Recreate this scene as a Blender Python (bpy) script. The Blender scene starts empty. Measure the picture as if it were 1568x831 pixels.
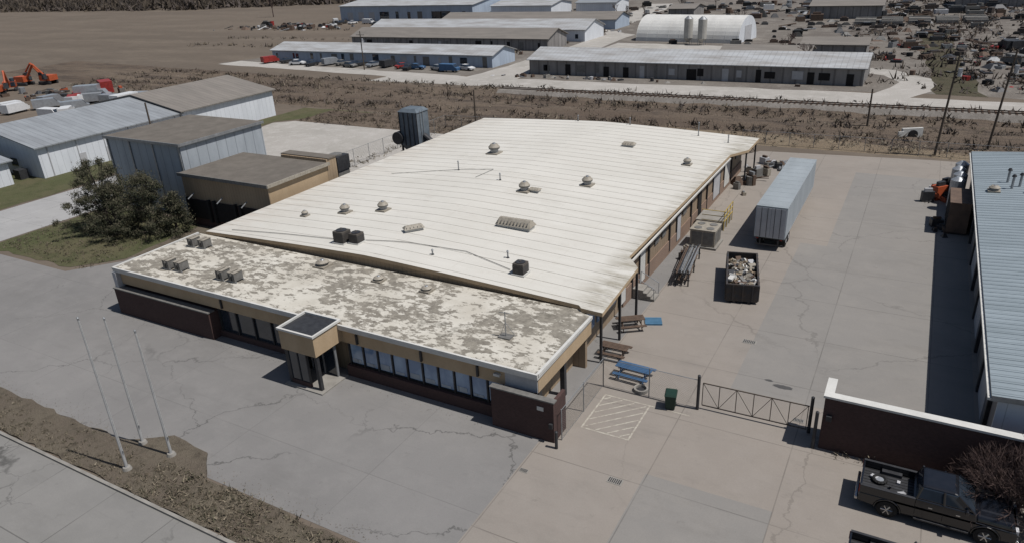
import bpy, math, random
from mathutils import Vector, Matrix, noise as mnoise
R=random.Random(7)
scene=bpy.context.scene
# ------------------------------------------------------------------ camera
H=25.0
X=Vector((2100,-382,1103)).normalized();Y=Vector((675,527,-1103)).normalized();Z=X.cross(Y).normalized();Y=Z.cross(X)
M=Matrix((X,Y,Z)).to_4x4();M.translation=Vector((0,0,H))
cam=bpy.data.cameras.new('camera');co=bpy.data.objects.new('camera',cam);scene.collection.objects.link(co)
co.matrix_world=M;cam.lens=36*1103/1568;cam.sensor_width=36;cam.clip_end=6000;scene.camera=co
# ------------------------------------------------------------------ light
w=bpy.data.worlds.new("World");scene.world=w;w.use_nodes=True
sky=w.node_tree.nodes.new('ShaderNodeTexSky');sky.sky_type='NISHITA';sky.sun_disc=False
sd=Vector((.52,.05,1)).normalized()
sky.sun_elevation=math.asin(sd.z);sky.sun_rotation=math.atan2(sd.x,sd.y)
bg=w.node_tree.nodes['Background'];w.node_tree.links.new(sky.outputs[0],bg.inputs[0]);bg.inputs[1].default_value=.062
sl=bpy.data.lights.new('sun','SUN');so=bpy.data.objects.new('sun',sl);scene.collection.objects.link(so)
sl.energy=4.5;sl.angle=math.radians(.5);sl.color=(1,.97,.93);so.rotation_euler=sd.to_track_quat('Z','Y').to_euler();so.location=(0,0,60)
scene.view_settings.view_transform='Standard';scene.view_settings.look='None';scene.view_settings.exposure=0
# ------------------------------------------------------------------ materials
class NT:
    def __init__(s,name):
        s.m=bpy.data.materials.new(name);s.m.use_nodes=True;s.nt=s.m.node_tree;s.b=s.nt.nodes['Principled BSDF']
        s.co=s.n('ShaderNodeTexCoord').outputs['Object']
    def n(s,t): return s.nt.nodes.new(t)
    def l(s,a,b): s.nt.links.new(a,b)
    def put(s,sock,v):
        if isinstance(v,bpy.types.NodeSocket): s.l(v,sock)
        elif v is not None:
            if isinstance(v,(tuple,list)) and len(v)==3 and sock.type=='RGBA': v=(*v,1)
            sock.default_value=v
    def map(s,sc=(1,1,1),loc=(0,0,0)):
        n=s.n('ShaderNodeMapping');s.l(s.co,n.inputs[0]);n.inputs['Scale'].default_value=sc;n.inputs['Location'].default_value=loc;return n.outputs[0]
    def noise(s,scale,detail=4,rough=.55,vec=None,out=0):
        n=s.n('ShaderNodeTexNoise');s.put(n.inputs['Vector'],vec or s.co);n.inputs['Scale'].default_value=scale;n.inputs['Detail'].default_value=detail;n.inputs['Roughness'].default_value=rough;return n.outputs[out]
    def ramp(s,f,lo,hi,a=0,b=1):
        n=s.n('ShaderNodeMapRange');n.clamp=True;s.put(n.inputs[0],f)
        for i,v in enumerate((lo,hi,a,b)): n.inputs[i+1].default_value=v
        return n.outputs[0]
    def mix(s,f,a,b,mode='MIX'):
        n=s.n('ShaderNodeMix');n.data_type='RGBA';n.blend_type=mode;s.put(n.inputs[0],f);s.put(n.inputs[6],a);s.put(n.inputs[7],b);return n.outputs[2]
    def math(s,op,a,b=0):
        n=s.n('ShaderNodeMath');n.operation=op;s.put(n.inputs[0],a);s.put(n.inputs[1],b);return n.outputs[0]
    def xyz(s,v=None):
        n=s.n('ShaderNodeSeparateXYZ');s.l(v or s.co,n.inputs[0]);return n.outputs
    def line(s,c,period,width,off=0):
        a=s.math('FRACT',s.math('ADD',s.math('DIVIDE',c,period),off));a=s.math('ABSOLUTE',s.math('SUBTRACT',a,.5))
        return s.math('LESS_THAN',a,width/period/2)
    def fin(s,col,rough=.85,bump=None,bstr=.3,bdist=.05,metal=0,spec=.3):
        s.put(s.b.inputs['Base Color'],col);s.put(s.b.inputs['Roughness'],rough);s.b.inputs['Metallic'].default_value=metal
        s.b.inputs['Specular IOR Level'].default_value=spec
        if bump is not None:
            n=s.n('ShaderNodeBump');n.inputs['Strength'].default_value=bstr;n.inputs['Distance'].default_value=bdist;s.l(bump,n.inputs['Height']);s.l(n.outputs[0],s.b.inputs['Normal'])
        return s.m
MC={}
def S(name,c1,c2=None,scale=1.5,rough=.8,metal=0,lo=.35,hi=.65,st=(1,1,1),bump=.2,spec=.3):
    if name in MC: return MC[name]
    t=NT(name);c2=c2 or tuple(v*.7 for v in c1)
    f=t.noise(scale,5,.6,t.map(st));c=t.mix(t.ramp(f,lo,hi),c1,c2)
    g=t.noise(scale*9,3,.6);c=t.mix(t.ramp(g,.3,.8,0,.3),c,tuple(v*.6 for v in c1))
    MC[name]=t.fin(c,rough,g,bump,.02,metal,spec);return MC[name]
def concrete(name,c1,c2,stain,crack=.12,jx=6,jy=6,jw=.06,jd=.5,off=0,camt=1.0,slabv=.16):
    t=NT(name);o=t.xyz()
    n1=t.noise(.05,4,.6,t.map((1,1,1),(off,off,0)));n2=t.noise(.45,7,.68,t.map((1,1,1),(off*2,3,0)));n3=t.noise(14,3,.7)
    c=t.mix(t.ramp(n1,.36,.64),c1,c2)
    fx=t.math('FLOOR',t.math('ADD',t.math('DIVIDE',o[0],jx),.5));fy=t.math('FLOOR',t.math('ADD',t.math('DIVIDE',o[1],jy),.5))
    cb=t.n('ShaderNodeCombineXYZ');t.l(fx,cb.inputs[0]);t.l(fy,cb.inputs[1]);wn=t.n('ShaderNodeTexWhiteNoise');t.l(cb.outputs[0],wn.inputs[0])
    c=t.mix(t.ramp(wn.outputs[0],0,1,0,slabv),c,tuple(v*.62 for v in c1))
    c=t.mix(t.ramp(n2,.45,.78,0,.6),c,stain)
    c=t.mix(t.ramp(t.noise(.16,6,.72,t.map((1,2.2,1),(off,9,0))),.54,.74,0,.5),c,tuple(v*.62 for v in stain))
    c=t.mix(t.ramp(t.noise(1.1,6,.75,t.map((1,1,1),(off,4,0))),.60,.74,0,.4),c,tuple(v*.5 for v in stain))
    c=t.mix(t.ramp(t.noise(.9,5,.7,t.map((.12,1.4,1),(off,14,0))),.58,.72,0,.22),c,tuple(v*.5 for v in stain))
    c=t.mix(t.ramp(n3,.35,.75,0,.2),c,tuple(v*.55 for v in c1))
    dv=t.n('ShaderNodeVectorMath');dv.operation='MULTIPLY_ADD';t.l(t.noise(.5,5,.6,out=1),dv.inputs[0]);dv.inputs[1].default_value=(3,3,0);t.l(t.co,dv.inputs[2])
    v=t.n('ShaderNodeTexVoronoi');v.feature='DISTANCE_TO_EDGE';t.l(dv.outputs[0],v.inputs['Vector']);v.inputs['Scale'].default_value=crack
    k=t.ramp(v.outputs['Distance'],.001,.0055*crack/.12+.002,1,0)
    k=t.math('MULTIPLY',k,t.ramp(t.noise(.09,3,.5,t.map((1,1,1),(5+off,2,0))),.40,.56,0,.68*camt))
    j=t.math('MAXIMUM',t.line(o[0],jx,jw),t.line(o[1],jy,jw));j=t.math('MULTIPLY',j,t.ramp(t.noise(.3,4,.6),.3,.6,jd*.2,jd))
    c=t.mix(t.math('MAXIMUM',k,j),c,tuple(v*.3 for v in c1))
    return t.fin(c,t.ramp(n2,.3,.8,.95,.8),n3,.25,.02,0,.2)
M_lot=concrete('lot_concrete',(.202,.194,.187),(.168,.162,.157),(.230,.220,.210),off=0,jx=9,jy=9,jd=.3,jw=.05)
M_yard=concrete('yard_concrete',(.252,.222,.194),(.226,.204,.182),(.272,.245,.218),off=13,jx=6.2,jy=6.2,crack=.07,camt=.5,slabv=.1)
M_slab=concrete('slab_concrete',(.222,.208,.192),(.202,.192,.180),(.245,.228,.208),off=29,jx=6.2,jy=6.2,crack=.07,camt=.5,slabv=.1)
M_street=concrete('street_concrete',(.210,.203,.192),(.186,.18,.171),(.235,.226,.213),off=40,crack=.28,jx=4.5,jy=4.5,jd=.6,camt=1.2)
M_drive=concrete('drive_concrete',(.33,.325,.32),(.285,.28,.278),(.37,.365,.36),off=50,camt=.6)
def groundmat(name,cols,s1=.02,s2=.3,bs=.6,bd=.3,st=(1,1,1)):
    t=NT(name);mv=t.map(st);c=t.mix(t.ramp(t.noise(s1,6,.65,mv),.4,.6),cols[0],cols[1]);c=t.mix(t.ramp(t.noise(s2,7,.7,mv),.48,.66),c,cols[2])
    f=t.noise(s2*9,4,.7);c=t.mix(t.ramp(f,.45,.75,0,.55),c,cols[3]);return t.fin(c,.95,f,bs,bd,0,.1)
M_field=groundmat('field_soil',[(.135,.110,.088),(.112,.092,.074),(.148,.122,.097),(.09,.074,.06)],.012,.05,.3,.15,(.5,1.6,1))
M_scrub=groundmat('scrub_soil',[(.115,.088,.068),(.15,.118,.09),(.075,.06,.05),(.055,.046,.04)],.08,.3,.8,.4,(.25,1.4,1))
M_tangrass=groundmat('dry_grass',[(.19,.15,.105),(.15,.115,.083),(.215,.175,.125),(.10,.078,.06)],.1,.5,.6,.3,(.35,1.2,1))
M_grass=groundmat('green_grass',[(.072,.080,.037),(.098,.09,.052),(.055,.062,.029),(.125,.108,.072)],.12,.6)
M_darkgrass=groundmat('dark_weedy_grass',[(.060,.058,.036),(.08,.068,.048),(.045,.045,.028),(.10,.085,.06)],.12,.6)
M_mulch=groundmat('mulch_soil',[(.115,.094,.074),(.14,.12,.09),(.075,.062,.048),(.17,.148,.115)],.3,1.2)
M_gravel=groundmat('gravel',[(.35,.33,.305),(.29,.275,.25),(.39,.37,.345),(.23,.21,.19)],.04,.4,.4,.1)
M_yardgray=groundmat('industrial_ground',[(.165,.148,.13),(.125,.11,.098),(.21,.192,.17),(.08,.07,.062)],.03,.2)
# main roof
t=NT('off_white_metal_roof');o=t.xyz()
c=t.mix(t.ramp(t.noise(.09,4,.6),.35,.65),(.56,.542,.50),(.51,.492,.45))
c=t.mix(t.ramp(t.noise(1.0,6,.7,t.map((.12,1.6,1))),.46,.74,0,.42),c,(.43,.405,.36))
c=t.mix(t.ramp(t.noise(1.0,5,.7,t.map((.3,.9,1),(7,3,0))),.6,.74,0,.38),c,(.35,.31,.265))
c=t.mix(t.ramp(t.noise(.35,6,.75,t.map((.8,.8,1),(17,3,0))),.56,.7,0,.3),c,(.38,.36,.32))
pan=t.math('FLOOR',t.math('DIVIDE',o[1],1.5));wn=t.n('ShaderNodeTexWhiteNoise');wn.noise_dimensions='1D';t.l(pan,wn.inputs['W'])
c=t.mix(t.ramp(wn.outputs[0],0,1,0,.12),c,(.38,.36,.32))
ln=t.line(o[1],1.5,.10);c=t.mix(t.math('MULTIPLY',ln,t.ramp(t.noise(.5,4,.7),.3,.7,.05,.35)),c,(.31,.28,.23))
c=t.mix(t.math('MULTIPLY',t.line(o[0],6.1,.08),t.ramp(t.noise(.4,4,.7),.4,.7,0,.25)),c,(.34,.31,.26))
edge=t.math('MULTIPLY',t.ramp(o[0],-18.4,-16.6,0,1),t.ramp(t.noise(.8,6,.75,t.map((.35,1.6,1))),.38,.58))
c=t.mix(t.math('MULTIPLY',edge,.7),c,(.19,.165,.115))
c=t.mix(t.math('MULTIPLY',t.ramp(o[0],-24,-17,0,1),t.ramp(t.noise(.5,7,.75,t.map((.3,1.6,1),(3,3,0))),.55,.68,0,.45)),c,(.28,.245,.18))
edge=t.math('MULTIPLY',t.ramp(o[0],-46,-52,0,1),t.ramp(t.noise(.8,6,.75,t.map((.35,1.6,1))),.4,.6))
c=t.mix(t.math('MULTIPLY',edge,.4),c,(.33,.27,.21))
c=t.mix(t.ramp(t.noise(9,3,.7),.5,.8,0,.2),c,(.33,.3,.26))
M_roof=t.fin(c,.75,t.noise(3,4,.6),.12,.02,0,.2)
# peeling front roof
t=NT('peeling_roof_coating')
c=t.mix(t.ramp(t.noise(.3,5,.65),.35,.65),(.52,.495,.44),(.42,.39,.335))
c=t.mix(t.ramp(t.noise(.8,6,.7,t.map((1,1,1),(2,31,0))),.5,.7,0,.5),c,(.33,.305,.26))
p=t.noise(1.7,10,.68,t.map((.75,1.3,1)));d=t.noise(.22,5,.6,t.map((1,1,1),(3,8,0)))
f=t.ramp(t.math('ADD',p,t.ramp(d,.3,.7,-.09,.12)),.505,.54)
c=t.mix(f,c,t.mix(t.ramp(t.noise(2.5,6,.65),.35,.65),(.26,.238,.20),(.155,.14,.118)))
c=t.mix(t.ramp(t.noise(.5,7,.75,t.map((1,1,1),(20,1,0))),.57,.66,0,.72),c,(.115,.105,.085))
M_peel=t.fin(c,.92,f,.3,-.02,0,.15)
M_gravelroof=S('gravel_roof',(.145,.128,.11),(.11,.097,.083),.8,.95)
def brickmat(name,c1,c2,mortar,sc=4):
    t=NT(name);o=t.xyz();u=t.math('ADD',o[0],o[1]);cb=t.n('ShaderNodeCombineXYZ');t.l(u,cb.inputs[0]);t.l(o[2],cb.inputs[1])
    b=t.n('ShaderNodeTexBrick');t.l(cb.outputs[0],b.inputs[0]);b.inputs['Color1'].default_value=(*c1,1);b.inputs['Color2'].default_value=(*c2,1);b.inputs['Mortar'].default_value=(*mortar,1);b.inputs['Scale'].default_value=sc;b.inputs['Mortar Size'].default_value=.012
    c=t.mix(t.ramp(t.noise(.8,5,.6),.4,.7,0,.4),b.outputs[0],tuple(v*.6 for v in c1));return t.fin(c,.9,b.outputs[1],.2,-.01)
M_brick=brickmat('dark_brown_brick',(.075,.042,.038),(.055,.032,.029),(.07,.055,.05))
M_pinkbrick=brickmat('tan_brick',(.24,.165,.125),(.20,.135,.10),(.24,.2,.17))
def siding(name,c1,c2,period=.3,axis='xy',w=.04,dark=.55,rough=.6,metal=0,streak=True,sp=.3):
    t=NT(name);o=t.xyz()
    u={'xy':lambda:t.math('ADD',o[0],o[1]),'y':lambda:o[1],'x':lambda:o[0]}[axis]()
    c=t.mix(t.ramp(t.noise(.6,5,.65,t.map((1,1,.25) if streak else (.25,1.2,1))),.38,.66),c1,c2)
    l=t.line(u,period,w);c=t.mix(t.math('MULTIPLY',l,dark),c,tuple(v*.4 for v in c1))
    c=t.mix(t.ramp(t.noise(4,4,.7),.55,.8,0,.35),c,tuple(v*.5 for v in c2))
    return t.fin(c,rough,l,.5,.03,metal,sp)
M_tan=siding('tan_siding',(.27,.205,.145),(.22,.165,.115),.6)
M_tanf=S('tan_fascia',(.42,.315,.205),(.36,.265,.165),.7,.75,st=(1,1,.4))
M_tanw=siding('tan_brown_wall',(.32,.24,.16),(.26,.195,.13),.4)
M_white=siding('white_siding',(.60,.62,.65),(.53,.55,.58),.9)
M_bluegrey=siding('blue_grey_siding',(.35,.38,.41),(.28,.305,.33),1.3,w=.1)
M_bluewall=siding('pale_blue_siding',(.36,.42,.50),(.30,.35,.42),1.5)
M_brroof=siding('right_metal_roof',(.245,.285,.31),(.20,.235,.255),.62,'y',.07,.5,.5,.0,False)
M_greyroof=siding('grey_metal_roof',(.25,.265,.28),(.20,.21,.222),.9,'y',.08,.5,.55,0,False)
M_rustroof=siding('weathered_metal_roof',(.38,.39,.40),(.25,.24,.23),1.0,'x',.1,.4,.6,0,False)
M_brownroof=siding('brown_weathered_roof',(.16,.145,.13),(.20,.18,.16),.9,'y',.08,.4,.8,0,False)
M_oldwall=siding('old_shed_wall',(.17,.16,.155),(.25,.238,.23),2.2,w=.35)
M_trim=S('white_trim',(.56,.55,.52),(.46,.45,.425),1,.6)
M_grey=S('light_grey_panel',(.42,.42,.43),(.35,.35,.36),1,.7)
M_galv=S('galvanized_metal',(.33,.34,.35),(.24,.245,.25),3,.45,.5)
M_dgalv=S('dark_metal',(.055,.056,.06),(.035,.035,.038),3,.5,.3)
M_hvac=S('hvac_housing',(.17,.165,.155),(.12,.115,.108),3,.6)
M_vent=S('vent_beige',(.33,.30,.25),(.22,.195,.16),4,.6)
M_black=S('black_rubber',(.02,.02,.02),(.012,.012,.012),5,.85)
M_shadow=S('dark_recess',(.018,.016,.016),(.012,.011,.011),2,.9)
M_truckpaint=NT('black_paint');M_truckpaint=M_truckpaint.fin(M_truckpaint.mix(M_truckpaint.ramp(M_truckpaint.noise(3,4,.6),.4,.7,0,.5),(.008,.009,.012),(.015,.015,.019)),.14,spec=.7)
M_glass=NT('tinted_glass');M_glass=M_glass.fin(M_glass.mix(M_glass.noise(1.2,2),(.012,.016,.022),(.03,.04,.055)),.06,spec=.9)
tt=NT('office_window_glass');M_win=tt.fin(tt.mix(tt.ramp(tt.noise(.9,3,.5,tt.map((1,1,.7))),.42,.6),(.14,.21,.33),(.24,.33,.45)),.08,spec=.8)  # blue-grey reflections are painted into the glass base colour
M_chrome=S('chrome',(.6,.6,.6),(.4,.4,.4),5,.2,.9)
M_lamp=S('headlamp_lens',(.6,.6,.62),(.4,.4,.4),5,.15,spec=.7)
M_red=S('red_paint',(.30,.035,.03),(.18,.025,.022),2,.45)
M_orange=S('orange_paint',(.42,.09,.035),(.30,.07,.03),2,.5)
M_yellow=S('yellow_paint',(.46,.33,.06),(.34,.24,.05),2,.55)
M_blue=S('blue_paint',(.05,.115,.22),(.04,.085,.16),2,.6)
M_bluep=S('blue_pallet',(.09,.2,.32),(.06,.15,.24),2,.7)
M_green=S('dark_green_plastic',(.015,.04,.028),(.01,.028,.02),2,.5)
M_wood=S('weathered_wood',(.12,.082,.06),(.075,.052,.04),3,.85)
M_pole=S('pole_wood',(.10,.078,.06),(.06,.049,.04),2,.9,st=(1,1,.1))
M_polepaint=S('flagpole_paint',(.46,.46,.455),(.36,.36,.36),2,.4,.2)
M_trail=siding('trailer_panel',(.43,.46,.48),(.35,.38,.40),1.2,'y',.05,.5)
M_trailtop=S('trailer_roof',(.30,.33,.35),(.24,.265,.28),.5,.6,st=(1,.3,1))
M_kerb=S('kerb_concrete',(.27,.255,.232),(.19,.178,.16),1,.9)
M_paint=NT('worn_white_paint');M_paint=M_paint.fin(M_paint.mix(M_paint.ramp(M_paint.noise(2.5,6,.7),.42,.62),(.39,.365,.31),(.25,.222,.19)),.8)
M_bark=S('bark',(.07,.057,.047),(.04,.033,.028),4,.95)
M_twig=S('bare_twig',(.095,.062,.055),(.065,.045,.04),4,.95)
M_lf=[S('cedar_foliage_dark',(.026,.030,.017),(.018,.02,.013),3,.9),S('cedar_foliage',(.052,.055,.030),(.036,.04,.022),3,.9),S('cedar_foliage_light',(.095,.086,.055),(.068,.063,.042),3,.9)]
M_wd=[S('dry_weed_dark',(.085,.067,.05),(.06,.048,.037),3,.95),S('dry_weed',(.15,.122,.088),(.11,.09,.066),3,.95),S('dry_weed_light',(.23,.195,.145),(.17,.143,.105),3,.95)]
M_bt=[S('bare_wood_dark',(.06,.048,.043),(.045,.037,.034),3,.95),S('bare_wood',(.095,.078,.068),(.07,.058,.052),3,.95)]
M_whitev=S('white_vehicle_paint',(.62,.62,.62),(.54,.54,.54),2,.35)
M_silver=S('silver_vehicle_paint',(.38,.40,.42),(.3,.31,.33),2,.3,.4)
M_puddle=S('damp_stain',(.085,.082,.078),(.065,.062,.06),2,.5)
M_ballast=groundmat('rail_ballast',[(.21,.19,.17),(.17,.155,.14),(.25,.23,.21),(.12,.108,.095)],.1,.6,.5,.15)
# ------------------------------------------------------------------ mesh builder
class MB:
    def __init__(s): s.v=[];s.f=[];s.mi=[];s.ms=[];s.T=None
    def mid(s,m):
        if m not in s.ms: s.ms.append(m)
        return s.ms.index(m)
    def add(s,vs,fs,m):
        o=len(s.v);T=s.T
        s.v+= [tuple(T@Vector(v)) for v in vs] if T else [tuple(v) for v in vs]
        k=s.mid(m);s.f+=[tuple(i+o for i in f) for f in fs];s.mi+=[k]*len(fs)
    def fr(s,a,b,c,d,z0,A,B,C,D,z1,m):
        s.add([(a,c,z0),(b,c,z0),(b,d,z0),(a,d,z0),(A,C,z1),(B,C,z1),(B,D,z1),(A,D,z1)],[(3,2,1,0),(4,5,6,7),(0,1,5,4),(1,2,6,5),(2,3,7,6),(3,0,4,7)],m)
    def box(s,a,b,c,d,z0,z1,m): s.fr(a,b,c,d,z0,a,b,c,d,z1,m)
    def tube(s,p,q,r,m,n=8,r2=None):
        p=Vector(p);q=Vector(q);d=(q-p)
        if d.length<1e-6:return
        d.normalize();u=d.orthogonal().normalized();w_=d.cross(u);r2=r if r2 is None else r2
        vs=[];
        for P_,rr in((p,r),(q,r2)):
            for i in range(n):
                a=2*math.pi*i/n;vs.append(P_+(u*math.cos(a)+w_*math.sin(a))*rr)
        s.add(vs,[(i,(i+1)%n,n+(i+1)%n,n+i) for i in range(n)]+[tuple(range(n-1,-1,-1)),tuple(range(n,2*n))],m)
    def cyl(s,x,y,z0,z1,r,m,n=14,r2=None): s.tube((x,y,z0),(x,y,z1),r,m,n,r2)
    def poly(s,pts,z,m): s.add([(p[0],p[1],z) for p in pts],[tuple(range(len(pts)))],m)
    def slab(s,pts,zf,th,m,ms=None):
        n=len(pts);s.add([(x,y,zf(x,y)) for x,y in pts],[tuple(range(n))],m)
        s.add([(x,y,zf(x,y)) for x,y in pts]+[(x,y,zf(x,y)-th) for x,y in pts],[(i,n+i,n+(i+1)%n,(i+1)%n) for i in range(n)]+[tuple(range(2*n-1,n-1,-1))],ms or m)
    def prof(s,pts,y0,y1,m):
        n=len(pts);s.add([(x,y0,z) for x,z in pts]+[(x,y1,z) for x,z in pts],[tuple(range(n)),tuple(range(2*n-1,n-1,-1))]+[((i+1)%n,i,n+i,n+(i+1)%n) for i in range(n)],m)
    def make(s,name,par=None,bevel=0,smooth=False):
        me=bpy.data.meshes.new(name);me.from_pydata(s.v,[],s.f)
        for m in s.ms: me.materials.append(m)
        me.polygons.foreach_set('material_index',s.mi);me.update()
        ob=bpy.data.objects.new(name,me);scene.collection.objects.link(ob)
        if par: ob.parent=par
        if smooth: me.polygons.foreach_set('use_smooth',[True]*len(me.polygons))
        if bevel:
            b=ob.modifiers.new('bevel','BEVEL');b.width=bevel;b.segments=2;b.limit_method='ANGLE'
        return ob
class G:
    def __init__(s,name,loc=(0,0,0),rot=0,sc=1): s.name=name;s.p={};s.bv={};s.loc=loc;s.rot=rot;s.sc=sc
    def __getitem__(s,k):
        if k not in s.p:s.p[k]=MB()
        return s.p[k]
    def done(s):
        if len(s.p)==1:
            k=list(s.p)[0];ob=s.p[k].make(s.name,bevel=s.bv.get(k,0))
        else:
            ob=bpy.data.objects.new(s.name,None);scene.collection.objects.link(ob)
            for k,mb in s.p.items(): mb.make(k,ob,s.bv.get(k,0))
        ob.location=s.loc;ob.rotation_euler=(0,0,s.rot);ob.scale=(s.sc,)*3
        return ob
def rect(a,b,c,d): return [(a,c),(b,c),(b,d),(a,d)]
def sheet(name,pts,z,m):
    b=MB();b.poly(pts,z,m);return b.make(name)
def rag(pts,step,amp,seed=0):
    out=[];n=len(pts);r=random.Random(seed)
    for i in range(n):
        a=Vector(pts[i]);b=Vector(pts[(i+1)%n]);k=max(1,int((b-a).length/step))
        for j in range(k):
            p=a.lerp(b,j/k);out.append((p.x+r.uniform(-amp,amp),p.y+r.uniform(-amp,amp)))
    return out
# ------------------------------------------------------------------ ground
sheet('ground',rect(-1800,1500,-200,2200),0,M_field)
sheet('industrial_ground',rag([(-172,140),(-150,300),(-260,420),(300,420),(300,137),(-100,137)],12,2,1),.004,M_yardgray)
sheet('street',rect(-300,120,-40,15.55),.008,M_street)
sheet('concrete_lot',[(-150,18.45),(-15.6,18.45),(-15.6,62),(-62,62),(-64,46),(-63.3,36.3),(-66.4,32.5),(-150,31.8)],.012,M_lot)
sheet('concrete_yard',[(-15.6,15.6),(60,15.6),(60,97),(2,96),(-17,94),(-22,86),(-22,62.02),(-15.6,62.02)],.012,M_yard)
sheet('concrete_slab_patch',[(-7.4,38.5),(5.4,38.5),(5.4,88),(-5.2,88),(-5.2,64),(-7.4,64)],.016,M_slab)
sheet('concrete_slab_patch',[(-9.4,20),(-3.1,20),(-3.1,28.8),(-9.4,28.8)],.016,M_slab)
sheet('driveway_apron',[(-92,15.6),(-81,15.6),(-81,60),(-84,72),(-95,72),(-92,50)],.020,M_drive)
sheet('grass_lawn',rag([(-80.6,33),(-67,33.2),(-63.8,36.6),(-64.6,46.5),(-80.6,46.5)],1.2,.25,3),.024,M_grass)
sheet('grass_verge',rag([(-150,33),(-92.6,33),(-92.6,50),(-95.5,61),(-150,61)],3,.3,4),.024,M_grass)
sheet('grass_verge',rag([(-100.2,74),(-95.6,74),(-96.5,88),(-84,99),(-100.2,99)],2,.25,14),.024,M_grass)
sheet('dirt_patch',rag([(-64.5,37),(-59,37.5),(-56,47),(-64.5,46.3)],1,.3,5),.020,M_mulch)
sheet('gravel_lot',rag([(-95.4,62),(-60,58),(-60,98),(-80,98),(-95.8,87)],3,.4,6),.016,M_gravel)
sheet('gravel_road',rag([(-108,127.5),(60,125.5),(60,133.5),(-2,134),(2,142),(1,153),(-5,162),(-14,166),(-76,167),(-76,161),(-14,160.5),(-7,156),(-4,148),(-7,137),(-76,136.5),(-77,170),(-86,172),(-88,137),(-98,138),(-170,146),(-172,140),(-108,133)],5,.5,7),.012,M_gravel)
sheet('gravel_road',rag([(-86,171),(-77,171),(-78,215),(-92,228),(-92,262),(-100,330),(-112,330),(-102,250),(-88,215)],5,.7,8),.016,M_gravel)
sheet('gravel_road',rag([(-76,186),(-40,184),(-40,192),(-76,197)],5,.7,9),.020,M_gravel)
def terrain(name,x0,x1,y0,y1,st,amp,m,base=.03,sc=.08,seed=0,fn=None):
    b=MB();nx=int((x1-x0)/st);ny=int((y1-y0)/st);vs=[]
    for j in range(ny+1):
        for i in range(nx+1):
            x=x0+i*st;y=y0+j*st
            if fn: x,y=fn(x,y)
            e=min(j,ny-j,i,nx-i)/3;e=min(1,e)
            h=(mnoise.noise(Vector((x*sc*.35,y*sc*1.8,seed)))*.6+.4+mnoise.noise(Vector((x*sc*3,y*sc*5,seed+3)))*.2)*amp*e
            vs.append((x,y,base+max(0,h)-(.15 if e<=0 else 0)))
    b.add(vs,[(j*(nx+1)+i,j*(nx+1)+i+1,(j+1)*(nx+1)+i+1,(j+1)*(nx+1)+i) for j in range(ny) for i in range(nx)],m)
    return b.make(name,smooth=True)
terrain('scrub_bank_terrain',-230,62,99,125,1.3,1.3,M_scrub,seed=1,fn=lambda x,y:(x,y+(max(0,-95-x))*.08))
terrain('dry_grass_bank_terrain',-60,62,96.5,106,1.2,.7,M_tangrass,seed=5,base=.06)
terrain('scrub_bank_terrain',-94,-18,88.5,100,1.2,.6,M_scrub,seed=9)
g=G('railway_track')
g['ballast'].add([(-70,117.6,.3),(62,117.6,.3),(62,118.7,1.15),(-70,118.7,1.15),(-70,121.3,1.15),(62,121.3,1.15),(62,122.6,.3),(-70,122.6,.3)],[(0,1,2,3),(3,2,5,4),(4,5,6,7)],M_ballast)
for i in range(150): g['ties'].box(-62+i*.8,-61.76+i*.8,118.8,121.2,1.14,1.24,M_wood)
for y in(119.3,120.7): g['rails'].box(-70,62,y-.04,y+.04,1.24,1.4,M_wood)
g.done()
sheet('dark_weed_strip',rag([(2,138),(9,138),(6,175),(3,230),(-4,230),(1,160)],4,.8,12),.02,M_darkgrass)
b=G('verge_island')
b['soil'].slab(rag([(-200,15.8),(-20.5,15.8),(-18.6,17),(-19.8,18.1),(-26,18.35),(-30,18.3),(-32.0,19.9),(-35,20),(-37.5,18.5),(-200,18.1)],.8,.16,3),lambda x,y:.11+.05*mnoise.noise(Vector((x,y,0))),.12,M_mulch)
b['kerb_front'].box(-200,-19,15.56,15.74,0,.13,M_kerb)
b.done()
b=MB()
def stripe(p,q,wd,z=.020):
    p=Vector(p);q=Vector(q);d=(q-p).normalized();n=Vector((-d.y,d.x))*wd/2;b.add([(p.x-n.x,p.y-n.y,z),(q.x-n.x,q.y-n.y,z),(q.x+n.x,q.y+n.y,z),(p.x+n.x,p.y+n.y,z)],[(0,1,2,3)],M_paint)
stripe((-14,31),(-14,34.7),.1);stripe((-11.2,31),(-11.2,34.7),.1);stripe((-13.95,31.05),(-11.25,31.05),.1,.0195);stripe((-13.95,34.65),(-11.25,34.65),.1,.0195)
for k in range(5):
    y0=31.2+k*.75;x0=-13.9;L=min(2.6,(34.5-y0));stripe((x0,y0),(x0+L,y0+L),.09,.0205)
for k in range(1,4):
    x0=-13.9+k*.72;L=-11.3-x0;stripe((x0,31.15),(x0+L,31.15+L),.09,.0205)
stripe((-11.15,34.65),(-8.8,34.65),.09,.0195)
b.make('painted_hatch_marking')
def disc(b,x,y,r,z,m,n=20,sy=1,seed=0):
    rr=random.Random(seed);b.poly([(x+math.cos(2*math.pi*i/n)*r*rr.uniform(.8,1.1),y+math.sin(2*math.pi*i/n)*r*sy*rr.uniform(.8,1.1)) for i in range(n)],z,m)
b=MB();disc(b,-4.6,39.9,.6,.021,M_puddle,sy=.4,seed=1);disc(b,-43,12.2,.45,.012,M_mulch,sy=.7,seed=4);disc(b,-5.5,40.3,.25,.021,M_puddle,sy=.5,seed=6);b.make('pavement_stain')
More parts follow.
